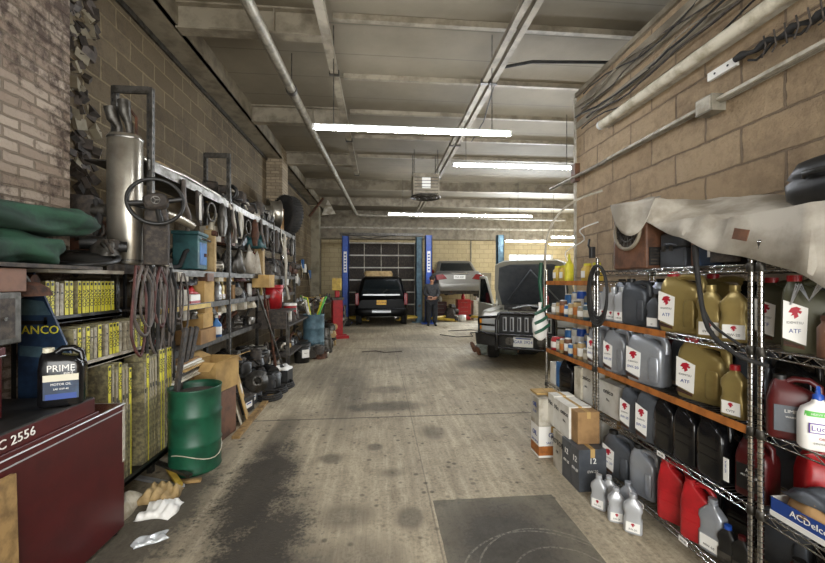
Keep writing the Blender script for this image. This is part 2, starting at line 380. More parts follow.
b.bb(wx0, wx1, YE, YE+.3, 0, wz0, EW); b.bb(wx0, wx1, YE, YE+.3, wz1, ZC, EW); b.bb(-1.5, 1.57, YE, YE+.3, 3.34, ZC, EW)
struct('wall_end', b)
struct('wall_bay', MB().bb(9.5, 9.8, YB, YE, 0, ZC, EW))
struct('wall_partition', MB().bb(XR+.3, 9.5, 4.2, 4.44, 0, 3.9, EW))
b = MB(); b.bb(-2.6, -2.0, YB-.3, YB, 0, ZC, blr); b.bb(2.4, 9.5, YB-.3, YB, 0, ZC, blr); b.bb(-2.0, 2.4, YB-.3, YB, 3.6, ZC, blr)
struct('wall_back', b)
# timber plate boards capping the right wall
b = MB()
b.bb(XR-.03, XR+.33, YB, 4.44, 3.9, 3.95, 'paintsteel'); b.bb(XR-.025, XR, YB, 4.44, 3.66, 3.82, 'paintsteel'); b.bb(XR-.015, XR, YB, 4.44, 3.5, 3.58, 'paintsteel')
struct('trim_1', b)
b = MB(); b.bb(XR-.02, XR+.32, 4.44, 4.48, 0, 3.9, 'dirtywhite'); b.box((2.42, 4.42, 2.95), (.06, .1, .22), 'brownw'); struct('trim_2', b)
# brick pier, near left
bp = wallmat('whitewashed_brick', '#b9a998', '#93806f', '#8a7b69', .205, .068, 'yz', stain='#3f2c22', samt=.85, ms=.009, bump=1.3, lo=.49, hi=.57)
struct('trim_3', MB().bb(-2.62, -2.2, 1.7, 2.83, 0, ZC, bp))
# broken rubble chase beside the pier
rb = MB(); rnd = random.Random(3)
for i in range(260):
    y, z = 3.12+rnd.random()*.5, 1.7+rnd.random()*2.7; s_ = .02+rnd.random()*.05
    rb.box((-2.612+rnd.random()*.012, y+.05*math.sin(z*5), z), (s_, s_*2.0, s_*1.4), rnd.choice(['grime', 'grime', 'conc', 'hoseg']), R=Matrix.Rotation(rnd.random()*3, 4, 'X') @ Matrix.Rotation(rnd.random(), 4, 'Z'))
struct('trim_4', rb)
pr = wallmat('pier_brick', '#a3937a', '#8a7c66', '#6e6250', .2, .07, 'xz', stain='#5a4c3c', samt=.6, ms=.008)
struct('trim_5', MB().bb(-2.62, -2.24, 8.7, 9.2, 2.55, ZC, pr)); struct('trim_6', MB().bb(-2.62, -2.3, 14.1, 14.5, 0, ZC, 'conc'))
# ledger channel along the left wall
b = MB(); b.bb(-2.6, -2.25, YB, YE, 4.42, 4.45, 'paintsteel'); b.bb(-2.28, -2.25, YB, YE, 4.42, ZC, 'paintsteel'); b.bb(-2.6, -2.57, YB, YE, 4.36, 4.45, 'dsteel'); struct('trim_7', b)
# cross beams (I section) under the deck
tn = 8
def ibeam(y, x0, x1, zb, h=.3, w=.14):
    global tn
    b = MB(); b.bb(x0, x1, y-w/2, y+w/2, zb, zb+.02, 'paintsteel'); b.bb(x0, x1, y-.008, y+.008, zb, zb+h, 'paintsteel'); b.bb(x0, x1, y-w/2, y+w/2, zb+h-.02, zb+h, 'paintsteel')
    for x in (-1.2,): b.box((x, y, zb+h/2), (.012, w*.9, h), 'paintsteel')
    struct('trim_%d' % tn, b); tn += 1
for y in (-.3, 2.1, 4.35, 6.75, 9.1): ibeam(y, -2.25, -.62, 4.40)
for y in (11.4, 13.8): ibeam(y, -2.25, 9.5, 4.40)
for y in (-.3, .9, 2.1, 3.2, 4.35, 5.6, 6.75, 7.9, 9.1): struct('trim_%d' % tn, MB().bb(-.55, 9.5, y-.03, y+.03, ZC-.07, ZC, 'paintsteel')); tn += 1
b = MB(); b.bb(-2.6, 9.5, 16.25, 16.6, 3.46, ZC, 'paintsteel'); b.bb(-2.6, 9.5, 16.15, 16.6, 3.9, 3.97, 'dirtywhite'); struct('trim_%d' % tn, b); tn += 1
# sectional overhead door at the far end
dr = link('door_1', None); dr['kind'] = 'structure'
b = MB(); b.bb(-1.5, 1.57, YE+.06, YE+.09, 0, 3.34, 'grime'); link('door_panel', b.mesh('door_panel'), dr)
b = MB()
for i in range(7): b.bb(-1.48, 1.55, YE+.0, YE+.06, .02+i*.55-.025, .02+i*.55+.025, 'white')
for x in (-1.46, -.72, .03, .8, 1.53): b.bb(x-.018, x+.018, YE+.01, YE+.06, 0, 3.33, 'dirtywhite')
link('door_rail', b.mesh('door_rail'), dr)
b = MB(); b.bb(1.56, 1.64, YE-.12, YE, 0, 3.3, 'white'); b.bb(-1.60, -1.50, YE-.1, YE, 0, 3.3, 'dsteel'); link('door_track', b.mesh('door_track'), dr)
# bay window
wn = link('window_1', None); wn['kind'] = 'structure'; b = MB()
nx, nz = 5, 3
for i in range(nx+1): x = wx0+(wx1-wx0)*i/nx; b.bb(x-.025, x+.025, YE+.02, YE+.07, wz0, wz1, 'white')
for j in range(nz+1): z = wz0+(wz1-wz0)*j/nz; b.bb(wx0, wx1, YE+.02, YE+.07, z-.025, z+.025, 'white')
link('window_frame', b.mesh('window_frame'), wn)
gm, nt, bb_ = newmat('clear_pane'); bb_.inputs['Transmission Weight'].default_value = 1; bb_.inputs['Roughness'].default_value = .3; bb_.inputs['IOR'].default_value = 1.1
b = MB(); b.bb(wx0, wx1, YE+.04, YE+.045, wz0, wz1, gm); link('window_pane', b.mesh('window_pane'), wn)
# ================================================================ CEILING SERVICES
def lamp(u0, u1, v, Y, label, n=1, strength_group='ceiling tube lights'):
    # a hung tube fitting whose tube shows between u0 and u1
    k0, k1 = kx(u0), kx(u1); f = lambda k: Y*(SA+k*CA)/(CA-k*SA); x0, x1 = f(k0), f(k1)
    d = Y/(CA-(k0+k1)/2*SA); z = 1.6-(v-281.5)/370*d; L = x1-x0
    h = MB(); h.bb(-L/2, L/2, -.014, .014, .014, .034, 'fixture')
    t = MB()
    for i in range(n):
        a, c = -L/2+L/n*i+.02, -L/2+L/n*(i+1)-.02
        t.cyl((a, 0, -.012), (c, 0, -.012), .025, 'tube', n=12)
    e = MB()
    for s in (-1, 1): e.box((s*(L/2-.01), 0, .0), (.03, .055, .055), 'fixture')
    c = MB()
    for s in (-.4, .4): c.tube([(s*L, 0, .034), (s*L, 0, ZC-z)], .006, 'dsteel', 6)
    spawn(K(('housing', h), ('tube', t, 'glowing white tube'), ('end_cap', e), ('hanging_rod', c)), 'tube_light', label, 'ceiling light', ((x0+x1)/2, Y, z), group=None)
lamp(313, 511, 130, 4.55, 'long glowing white tube light hung nearest, widest and brightest of those seen')
lamp(453, 579, 166, 6.6, 'glowing white tube light to the right, second nearest, ending at the block wall corner')
lamp(388, 532, 215, 11.2, 'long thin glowing tube light in the middle over the two lifts', 2)
lamp(505, 547, 241, 13.2, 'small glowing tube light low above the far bay window, left of the pair')
lamp(551, 578, 237, 12.6, 'small glowing tube light seen just past the end of the block wall')
lamp(549, 577, 244, 14.6, 'lowest and farthest tube light, by the corner of the block wall')
lamp(250, 560, -260, 1.2, 'tube light above the entrance, out of the frame')
for (x, y) in ((5.5, 7.5), (7.9, 10.5)):  # unseen tubes added behind the block wall to brighten the far bays
    o_ = spawn(K(('housing', MB().bb(-1.2, 1.2, -.06, .06, .0, .05, 'fixture')), ('tube', MB().cyl((-1.18, 0, -.02), (1.18, 0, -.02), .026, 'tube', n=12)), ('hanging_rod', MB().tube([(-.9, 0, .05), (-.9, 0, ZC-4.0)], .006, 'dsteel', 6).tube([(.9, 0, .05), (.9, 0, ZC-4.0)], .006, 'dsteel', 6))), 'tube_light', 'added tube light brightening the %s, unseen from the aisle' % {5.5: 'near part of the side bay', 7.9: 'far part of the side bay'}[x], 'ceiling light', (x, y, 4.0 if x > 0 else 4.25))
# unlit white tube along the right wall
b = MB(); b.cyl((0, -1.25, 0), (0, 1.25, 0), .045, 'paper', n=18)
e = MB(); e.cyl((0, -1.28, 0), (0, -1.25, 0), .047, 'fixture'); e.cyl((0, 1.25, 0), (0, 1.28, 0), .047, 'fixture')
h = MB(); h.bb(.035, .085, -1.25, 1.25, -.03, .03, 'dirtywhite')
spawn(K(('tube', b), ('end_cap', e), ('housing', h)), 'wall_tube_light', 'unlit pale grey tube light fixed along the top of the tan block wall', 'wall light', (2.36, 2.52, 3.28))
# conduit with junction box
b = MB(); b.tube([(0, 2.55, .015), (0, 1.5, 0), (.01, -1.5, 0)], .02, 'pipe', 10)
b.bb(-.03, .04, -1.5, 1.2, -.01, .012, 'dirtywhite')
j = MB(); j.bb(-.06, .05, -.07, .07, -.07, .05, 'pipe'); j.bb(-.066, -.06, -.06, .06, -.06, .04, 'dirtywhite')
spawn(K(('conduit', b), ('junction_box', j, None, None, .006)), 'wall_conduit', 'painted conduit with a square junction box running along the tan block wall', 'conduit', (2.40, 2.5, 2.89))
# hose chain on a bracket
b = MB(); b.bb(-.03, -.005, .0, .22, -.03, .03, 'label'); b.cyl((-.032, .06, 0), (-.03, .06, 0), .008, 'print'); b.cyl((-.032, .16, 0), (-.03, .16, 0), .008, 'print')
c = MB(); pts = [(-.04+.01*math.sin(i*2.1), -.02*0-.045*i, .012*math.sin(i*1.7)-.004*i) for i in range(40)]
c.tube(pts, [.02+.008*math.sin(i*1.9) for i in range(40)], 'rubber', 8)
c.tube([(-.045, -.1-.05*i, -.06-.03*math.sin(i*1.3)) for i in range(20)], .008, 'rubber', 6)
for q in range(6): c.tube([(-.05, -.2-.06*q, .03), (-.07, -.23-.06*q, -.05-.03*(q % 3)), (-.05, -.19-.06*q, -.10)], .005, 'grime', 6)
spawn(K(('bracket', b, 'white slotted plate'), ('hose', c)), 'hose_chain', 'black hose and cable chain with a white end plate fixed high on the tan wall', 'hose', (2.43, 2.31, 3.1))
# draped cables at the top of the right wall
rnd = random.Random(5)
for i in range(7):
    y0, y1 = 4.4-rnd.random()*.3, 1.0+rnd.random()*1.0; z = 3.42+.09*i*.75
    pts = []
    for k in range(17):
        t = k/16; pts.append((2.40-.02*rnd.random(), y0+(y1-y0)*t, z+.03*math.sin(t*9+i)-(.14 if i % 3 == 0 else .05)*math.sin(PI*t*(1+i % 3))**2))
    tag(link('wall_cable', MB().tube(pts, .007+.003*(i % 2), ['rubber', 'grime', 'paintsteel'][i % 3], 6).mesh('wall_cable')), 'dark cable draped along the top of the tan block wall', 'cable', 'cables along the top of the right wall')
# ceiling pipes and channels running down the room
def run(name, label, pts, r, m, clamps=0, cat='pipe', par=None):
    b = MB(); b.tube(pts, r, m, 12)
    c = MB()
    a, e = Vector(pts[0]), Vector(pts[-1]) if len(pts) < 4 else Vector(pts[1])
    for i in range(clamps):
        p = a.lerp(e, (i+.5)/clamps); c.cyl(p-(e-a).normalized()*.03, p+(e-a).normalized()*.03, r*1.25, 'dsteel', n=12); c.tube([p+V(0, 0, r), V(p.x, p.y, ZC)], .006, 'dsteel', 6)
    spawn(K(*([('pipe', b)]+([('clamp', c)] if clamps else []))), name, label, cat, (0, 0, 0))
run('sprinkler_pipe', 'thick painted ceiling pipe above the left of the aisle, turning right over the lifts', [(-1.36, -2.9, 4.22), (-1.18, 6.3, 4.2), (-.94, 14.0, 4.18), (-.90, 14.25, 4.16), (-.7, 14.35, 4.15), (7.5, 14.5, 4.12)], .06, 'pipe', 4)
run('drain_pipe', 'bent branch pipe with an elbow above the near end of the thick ceiling pipe', [(-1.9, 2.9, 4.3), (-1.45, 2.95, 4.3), (-1.3, 3.1, 4.25)], .035, 'pipe')
def channel(x, z, label, y0=-2.9, y1=16.2, w=.1):
    b = MB(); b.bb(x-w/2, x+w/2, y0, y1, z, z+.015, 'paintsteel'); b.bb(x-w/2, x-w/2+.01, y0, y1, z, z+.07, 'paintsteel'); b.bb(x+w/2-.01, x+w/2, y0, y1, z, z+.07, 'paintsteel')
    c = MB()
    y = y0+.9
    while y < y1: c.box((x, y, z+.02), (w+.03, .05, .06), 'dsteel'); y += 2.3
    spawn(K(('rail', b), ('bracket', c)), 'ceiling_channel', label, 'steel channel', (0, 0, 0))
channel(-.60, 4.30, 'painted steel channel along the ceiling left of centre, next to the thick pipe', -2.9, 9.6)
channel(1.40, 4.28, 'painted steel channel along the ceiling right of centre, left one of the double run', w=.07)
channel(1.52, 4.28, 'painted steel channel along the ceiling right of centre, right one of the double run', w=.07)
b = MB(); b.tube([(1.55, 4.6, 4.33), (1.9, 4.5, 4.36), (2.6, 4.45, 4.36), (3.6, 4.4, 4.37)], .02, 'rubber', 8); b.tube([(1.5, 4.6, 4.3), (1.7, 6, 4.25), (1.75, 7, 4.3)], .01, 'rubber', 6)
tag(link('ceiling_cable', b.mesh('ceiling_cable')), 'black cable branching right from the double ceiling channel', 'cable')
# diagonal brace of the left pier
b = MB(); b.tube([(-2.3, 12.2, 3.7), (-1.85, 12.2, 4.3)], .04, 'rust', 8); b.tube([(-2.3, 12.2, 4.05), (-1.6, 12.2, 4.05)], .03, 'paintsteel', 8); b.prism([(-1.9, 3.75), (-1.45, 3.8), (-1.7, 4.25)], 12.18, 12.24, 'dirtywhite')
tag(link('wall_brace', b.mesh('wall_brace')), 'rusty diagonal steel brace with a white plate high on the far left wall', 'brace')
# unit heater hung from the ceiling
h = MB(); h.box((0, 0, 0), (.62, .5, .50), 'paintsteel'); h.box((0, -.255, .03), (.2, .02, .26), 'label'); 
for i in range(6): h.box((0, -.26, -.22+i*.075), (.56, .02, .015), 'dsteel')
f = MB(); f.torus(.34, .02, 'dsteel', (0, -.1, -.28), 'z'); f.torus(.26, .012, 'dsteel', (0, -.1, -.3), 'z'); f.torus(.16, .012, 'dsteel', (0, -.1, -.3), 'z')
for i in range(10): a = 2*PI*i/10; f.tube([(0, -.1, -.3), (.34*math.cos(a), -.1+.34*math.sin(a), -.28)], .007, 'dsteel', 6)
r = MB()
for sx in (-.28, .28):
    for sy in (-.2, .2): r.tube([(sx, sy, .25), (sx, sy, .82)], .01, 'dsteel', 6)
spawn(K(('casing', h, None, None, .02), ('fan_guard', f), ('hanging_rod', r)), 'unit_heater', 'square unit heater with a round guard hung from the ceiling mid garage', 'heater', (W(425, 183, 8.9).x, W(425, 183, 8.9).y, 3.88))
b = MB()
for i in range(3): b.tube([(0, 0, 0), (.5-.2*i, 0, -.35)], .01, 'lsilver', 6)
# ================================================================ LIFTS
def lift_post(u, d, label, flip, pale=False, H=3.35):
    p = W(u, 300, d); m = 'bluegrey' if pale else 'blue'
    c = MB(); c.bb(-.13, .13, -.10, -.07, 0, H, m); c.bb(-.13, -.10, -.10, .12, 0, H, m); c.bb(.10, .13, -.10, .12, 0, H, m)
    s = MB(); s.bb(-.06, .06, -.106, -.10, 1.95, 2.75, 'label')
    for i in range(6): s.bb(-.035, .035, -.11, -.106, 2.02+i*.115, 2.08+i*.115, 'bprint')
    bp_ = MB(); bp_.bb(-.28, .28, -.24, .24, 0, .025, m)
    g = MB(); g.bb(-.09, .09, -.17, .05, .5, 1.25, m); g.bb(-.05, .05, -.2, -.16, .6, .7, 'dsteel')
    a = MB(); sx = flip
    for (dy, l) in ((-.9, 1.0), (.9, 1.0)):
        a.tube([(0, 0, .55 if pale is None else .2), (sx*.55, dy*.5, .2), (sx*.9, dy, .2)], .05, 'ybox', 8); a.cyl((sx*.9, dy, .2), (sx*.9, dy, .28), .07, 'rubber')
    pt = [('column', c), ('base_plate', bp_), ('carriage', g), ('swing_arm', a, 'yellow swing arms')]
    if not pale: pt.append(('sign', s, 'white strip with blue characters'))
    spawn(K(*pt), 'lift_post', label, 'car lift post', (p.x, p.y, 0))
lift_post(345.5, 14.3, 'blue lift post with a white sign strip left of the black sport utility car', 1)
lift_post(419, 14.6, 'pale blue-grey lift post right of the black sport utility car', -1, True)
lift_post(428.5, 14.1, 'bright blue lift post with a white sign strip left of the raised silver sedan', 1)
lift_post(500, 14.0, 'pale blue-grey lift post right of the raised silver sedan', -1, True)
b = MB(); b.bb(-1.6, 1.6, -.06, .06, 0, .1, 'dsteel'); b.tube([(-1.5, -.1, .05), (-.5, -.1, -.12), (.5, -.1, .02)], .015, 'rubber', 6)
tag(link('lift_beam', b.mesh('lift_beam')), 'dark overhead beam joining the two posts around the black car', 'lift crossbeam'); o = bpy.data.objects['lift_beam']; o.location = (W(382, 0, 14.4).x, 14.3, 3.36)

# ================================================================ CARS
def section(w, z0, z1, y, top=.86, bulge=1.0):
    h = z1-z0; q = [(.80, 0), (.95, .08), (1.0, .35), (1.0*bulge, .6), (.97, .82), (top, 1.0)]
    L = [(w*a, y, z0+h*t) for a, t in q]
    return L + [(-x, y_, z) for x, y_, z in L[::-1]]
def wheel(R, w=.22, rimm='alu'):
    t = MB(); t.lathe([(R*.62, -w/2), (R*.9, -w/2), (R, -w*.3), (R, w*.3), (R*.9, w/2), (R*.62, w/2)], 'rubber', 28, ax='x')
    r = MB(); r.lathe([(R*.64, -w/2+.01), (R*.60, -w/2+.03), (R*.55, -w*.2), (R*.2, -w*.3), (.001, -w*.3)], rimm, 24, ax='x'); r.lathe([(R*.64, w/2-.01), (R*.60, w/2-.03), (R*.55, w*.2), (R*.2, w*.3), (.001, w*.3)], rimm, 24, ax='x')
    for i in range(5):
        a = 2*PI*i/5
        for s in (-1, 1): r.tube([(s*w*.36, .03*math.cos(a), .03*math.sin(a)), (s*w*.42, R*.58*math.cos(a), R*.58*math.sin(a))], .03, rimm, 6)
    return t, r
def car(name, label, loc, rz, paint, L, Wd, z0, belt, roofz, prof, cab, plate, lampm, R=.34, seat=None, extra=None, tilt=0):
    """prof: list of (y, z0, z1, width factor) from rear (-Y) to front; cab: (rear belt y, rear roof y, front roof y, front belt y)"""
    root = link(name, None); root.location = loc; root.rotation_euler = (tilt, 0, rz); tag(root, label, 'car')
    w = Wd/2; b = MB(); b.loft([section(w*f, a, e, y) for (y, a, e, f) in prof], paint)
    body = link('body', b.mesh('body'), root)
    yb, yr, yf, yw = cab; rw = w*.74; bw = w*.93
    g = MB()
    def ring(z, y0, y1, ww): 
        return [(ww*.9, y0, z), (ww, y0+.12, z), (ww, y1-.15, z), (ww*.85, y1, z), (-ww*.85, y1, z), (-ww, y1-.15, z), (-ww, y0+.12, z), (-ww*.9, y0, z)]
    zt = roofz
    g.loft([ring(belt-.03, yb, yw, bw), ring(zt-.08, yr, yf, rw*1.03), ring(zt-.02, yr+.06, yf-.08, rw*.96), ring(zt, yr+.3, yf-.3, rw*.7)], paint, smooth=False)
    link('roof', g.mesh('roof', .02), root)
    def quad(p, off, m):
        P = [Vector(q) for q in p]; n = (P[1]-P[0]).cross(P[2]-P[0]).normalized(); 
        m_ = MB(); m_.add([q+n*off for q in P]+[q-n*.02 for q in P], [(0, 1, 2, 3), (7, 6, 5, 4), (0, 4, 5, 1), (1, 5, 6, 2), (2, 6, 7, 3), (3, 7, 4, 0)], m); return m_
    def lerp(a, c, t): return a+(c-a)*t
    za, zb = belt+.04, zt-.12; H = (zt-.08)-(belt-.03)
    ya = lambda z: lerp(yb, yr, (z-(belt-.03))/H); yc = lambda z: lerp(yw, yf, (z-(belt-.03))/H); wx = lambda z: lerp(bw, rw*1.03, (z-(belt-.03))/H)
    link('rear_window', quad([(-wx(za)*.84, ya(za), za), (wx(za)*.84, ya(za), za), (wx(zb)*.80, ya(zb), zb), (-wx(zb)*.80, ya(zb), zb)], .008, 'glass').mesh('rear_window'), root)
    link('windshield', quad([(wx(za)*.80, yc(za), za), (-wx(za)*.80, yc(za), za), (-wx(zb)*.76, yc(zb), zb), (wx(zb)*.76, yc(zb), zb)], .008, 'glass').mesh('windshield'), root)
    for s in (-1, 1):
        for (t0, t1) in ((.06, .30), (.34, .64), (.68, .95)):
            A = lambda z, t: (s*wx(z), lerp(ya(z)+.1, yc(z)-.12, t), z)
            p = [A(za, t0), A(za, t1), A(zb, t1), A(zb, t0)]
            if s < 0: p = p[::-1]
            link('side_window', quad(p, .008, 'glass').mesh('side_window'), root)
    yR = prof[0][0]; yF = prof[-1][0]
    for sx in (-1, 1):
        for yy in (yR+L*.19, yF-L*.18):
            t, r = wheel(R); to = link('wheel', t.mesh('wheel'), root); to.location = (sx*(w-.11), yy, R+(z0[0] if isinstance(z0, tuple) else 0)); link('rim', r.mesh('rim'), to)
            a = MB(); a.torus(R*1.08, .035, 'black', (sx*(w-.03), yy, R), 'x', 20, 6); link('wheel_arch', a.mesh('wheel_arch'), root)
        m_ = MB(); m_.box((sx*(w+.09), yw-.25, belt+.1), (.18, .09, .13), paint); link('mirror', m_.mesh('mirror', .02), root)
    return root
def part(root, nm, b, label=None, bev=0):
    o = link(nm, b.mesh(nm, bev), root)
    if label: o['label'] = label
    return o
# black SUV, rear to the camera
p = W(381.5, 328, 13.0)
sx = car('car', 'black sport utility car parked nose in between lift posts, yellow rear plate', (p.x, p.y+.05, 0), 0, 'carblack', 4.8, 1.88, 0, 1.05, 1.78,
    [(0, .42, .95, .86), (.05, .36, 1.03, .95), (.35, .34, 1.07, 1.0), (1.6, .3, 1.08, 1.0), (3.3, .3, 1.07, 1.0), (4.3, .32, 1.0, .97), (4.7, .38, .85, .86)], (.05, .3, 2.9, 3.7), 'platey', 'redlamp', R=.37)
part(sx, 'bumper', MB().rr([(.42, 0, .02, .90, .12), (.60, 0, .0, .92, .14), (.66, 0, .02, .9, .12)], 'carblack'), None)
for s in (-1, 1): part(sx, 'tail_light', MB().box((s*.86, .04, .98), (.13, .1, .42), 'redlamp'), 'dark red tail light', .02)
part(sx, 'number_plate', MB().box((0, -.015, .86), (.34, .03, .16), 'platey').text('V72 BXK', .09, 'print', FRONT(0, -.032, .86)), 'yellow number plate')
part(sx, 'badge_panel', MB().box((0, -.125, .56), (.66, .02, .1), 'lsilver'), 'silver lettered strip on the bumper')
part(sx, 'trim_strip', MB().box((0, -.005, 1.13), (1.3, .03, .05), 'lsilver'), 'chrome tailgate strip')
part(sx, 'rear_wiper', MB().tube([(0, -.0, 1.15), (.2, .05, 1.32)], .012, 'rubber', 6))
part(sx, 'roof_rack', MB().tube([(-.62, .5, 1.83), (-.62, 2.6, 1.83)], .02, 'black', 8).tube([(.62, .5, 1.83), (.62, 2.6, 1.83)], .02, 'black', 8))
part(sx, 'exhaust_tip', MB().cyl((.5, -.05, .33), (.5, .2, .33), .035, 'chrome'))
b = MB()
b.rr([(0, 0, 0, .55, .3), (.12, 0, 0, .55, .3), (.2, 0, 0, .5, .27)], 'tan'); tag(link('rooftop_bundle', b.mesh('rooftop_bundle')), 'pale yellow wrapped bundle lying on the roof of the black car', 'bundle').location = (p.x-.12, p.y+1.3, 1.80)
# silver sedan raised on the lift
p = W(459.5, 305, 13.5)
Z = 1.02
sd = car('car', 'silver sedan raised high on the two-post lift, rear to the aisle', (p.x, p.y, Z), math.radians(-4), 'carsilver', 4.6, 1.78, 0, .88, 1.42,
    [(0, .38, .82, .84), (.06, .3, .92, .93), (.4, .24, .98, .99), (1.4, .2, .96, 1.0), (3.2, .2, .92, 1.0), (4.2, .24, .8, .96), (4.6, .34, .62, .84)], (.55, 1.25, 2.6, 3.4), 'plate', 'redlamp', R=.32)
part(sd, 'bumper', MB().rr([(.25, 0, .05, .84, .14), (.38, 0, .02, .88, .16), (.50, 0, .02, .87, .14)], 'carsilver'))
for s in (-1, 1): part(sd, 'tail_light', MB().prism([(s*.45, .68), (s*.84, .62), (s*.86, .82), (s*.6, .86)], -.02, .1, 'redlamp'), 'red tail light', .015)
part(sd, 'number_plate', MB().box((0, -.02, .74), (.42, .03, .14), 'plate').text('FKR 4281', .085, 'print', FRONT(0, -.037, .74)), 'white number plate')
part(sd, 'trim_strip', MB().box((0, -.01, .86), (.6, .03, .03), 'chrome'))
u = MB(); u.bb(-.7, .7, .1, 4.2, .12, .24, 'grime'); u.tube([(-.3, .0, .2), (-.3, 1, .14), (-.1, 2, .14), (-.1, 3.5, .16)], .035, 'rust', 8); u.cyl((-.45, .3, .16), (-.15, .9, .16), .1, 'dsteel'); u.cyl((-.7, 1.0, .25), (.7, 1.0, .25), .045, 'grime'); part(sd, 'underbody', u)
# Jeep facing the camera, hood open
PH = math.radians(28)
jr = link('car', None); jr.location = (2.66, 6.55, 0); jr.rotation_euler = (0, 0, -PH); tag(jr, 'silver off-road car facing the aisle, hood up, black brush guard on its nose', 'car')
w = .90
b = MB(); 
b.loft([section(w*f, a, e, y, .9) for (y, a, e, f) in [(0, .5, .95, .93), (.12, .42, 1.0, .99), (.5, .4, 1.03, 1.0), (.62, .4, .72, 1.0), (1.25, .4, .72, 1.0), (1.3, .4, 1.05, 1.0), (2.6, .38, 1.08, 1.0), (4.2, .38, 1.08, 1.0), (4.5, .45, 1.0, .92)]], 'jeep')
part(jr, 'body', b)
for s in (-1, 1):
    part(jr, 'fender', MB().rr([(.70, s*.76, .72, .14, .62), (.98, s*.76, .72, .14, .62), (1.03, s*.75, .72, .11, .58)], 'jeep'))
    part(jr, 'headlight', MB().rr([(.68, s*.66, .02, .17, .06), (.90, s*.66, .02, .17, .06)], 'clear').box((s*.86, .06, .8), (.06, .12, .2), 'amber'), 'clear headlight with amber side lamp')
part(jr, 'engine', MB().box((0, .75, .93), (.8, .7, .25), 'grime').cyl((-.1, .5, 1.05), (.25, .9, 1.08), .08, 'alu').tube([(-.4, .4, 1.05), (-.1, .6, 1.13), (.2, .5, 1.06), (.45, .8, 1.08)], .03, 'rubber', 8).box((.35, .45, 1.07), (.2, .2, .1), 'black').box((-.4, .9, 1.06), (.25, .3, .12), 'black').tube([(-.3, .35, 1.08), (.0, .45, 1.14), (.3, .35, 1.1)], .015, 'lsilver', 6))
g = MB(); g.box((0, -.0, .82), (1.0, .05, .36), 'black')
for i in range(7): g.rr([(.68, -.39+i*.13, -.035, .036, .012), (.94, -.39+i*.13, -.035, .036, .012)], 'lsilver'); g.box((-.39+i*.13, -.046, .81), (.034, .02, .22), 'black')
part(jr, 'grille', g, 'seven-slot grille with bright bars')
part(jr, 'bumper', MB().rr([(.42, 0, -.04, .92, .12), (.64, 0, -.04, .94, .14)], 'black'))
part(jr, 'number_plate', MB().box((-.04, -.22, .52), (.34, .02, .17), 'plate').text('GAR 3924', .075, 'bprint', FRONT(-.04, -.232, .52)).box((-.04, -.232, .585), (.26, .004, .018), 'bprint'), 'white number plate')
q = MB()
for s in (-1, 1):
    q.tube([(s*.5, -.24, .36), (s*.5, -.26, .9), (s*.46, -.2, 1.02)], .032, 'blackg', 10); q.tube([(s*.5, -.24, .62), (s*.84, -.16, .66), (s*.86, -.12, .92), (s*.5, -.24, .96)], .026, 'blackg', 10); q.tube([(s*.5, -.25, .8), (s*.86, -.14, .8)], .018, 'blackg', 8)
    q.cyl((s*.27, -.2, .53), (s*.27, -.26, .53), .075, 'dsteel')
q.tube([(-.46, -.2, 1.02), (.46, -.2, 1.02)], .03, 'blackg', 10); q.tube([(-.5, -.25, .64), (.5, -.25, .64)], .026, 'blackg', 10); q.tube([(-.5, -.24, .4), (.5, -.24, .4)], .026, 'blackg', 10)
part(jr, 'brush_guard', q, 'black tubular brush guard')
# hood: hinged at the scuttle, its dark underside to the camera
hd = MB(); Hh = Matrix.Translation((0, 1.35, 1.06)) @ Matrix.Rotation(math.radians(-52), 4, 'X')
hd.T = Hh; hd.prism([(-.74, 0), (.74, 0), (.78, -.5), (.70, -1.1), (.5, -1.2), (-.5, -1.2), (-.70, -1.1), (-.78, -.5)], .0, .04, 'jeep', plane='xy'); hd.prism([(-.66, -.05), (.66, -.05), (.7, -.5), (.62, -1.05), (.4, -1.12), (-.4, -1.12), (-.62, -1.05), (-.7, -.5)], -.025, .0, 'grey', plane='xy')
hd.tube([(-.5, -.2, -.03), (0, -1.0, -.03), (.5, -.2, -.03)], .03, 'grey', 8)
part(jr, 'hood', hd, 'raised hood with dark grey underside')
part(jr, 'hood_prop', MB().tube([(.68, .3, 1.0), (.62, .62, 1.98)], .01, 'lsilver', 6))
c_ = MB()
def rg(z, y0, y1, ww): return [(ww, y0, z), (ww, y1, z), (-ww, y1, z), (-ww, y0, z)]
c_.loft([rg(1.74, 2.2, 4.2, .64), rg(1.78, 2.35, 4.0, .55)], 'jeep', smooth=False); c_.loft([rg(1.70, 2.1, 4.25, .68), rg(1.74, 2.15, 4.2, .66)], 'jeep', smooth=False)
for s in (-1, 1):
    c_.tube([(s*.82, 1.45, 1.06), (s*.67, 2.15, 1.72)], .035, 'jeep', 8); c_.tube([(s*.84, 2.75, 1.06), (s*.68, 2.8, 1.72)], .04, 'black', 8); c_.tube([(s*.84, 3.7, 1.06), (s*.68, 3.75, 1.72)], .04, 'jeep', 8); c_.tube([(s*.82, 4.4, 1.05), (s*.66, 4.2, 1.72)], .05, 'jeep', 8)
part(jr, 'roof', c_)
part(jr, 'windshield', MB().add([(-.8, 1.45, 1.06), (.8, 1.45, 1.06), (.65, 2.12, 1.71), (-.65, 2.12, 1.71), (-.8, 1.47, 1.05), (.8, 1.47, 1.05), (.65, 2.14, 1.70), (-.65, 2.14, 1.70)], [(0, 1, 2, 3), (7, 6, 5, 4), (0, 4, 5, 1), (1, 5, 6, 2), (2, 6, 7, 3), (3, 7, 4, 0)], 'glass'))
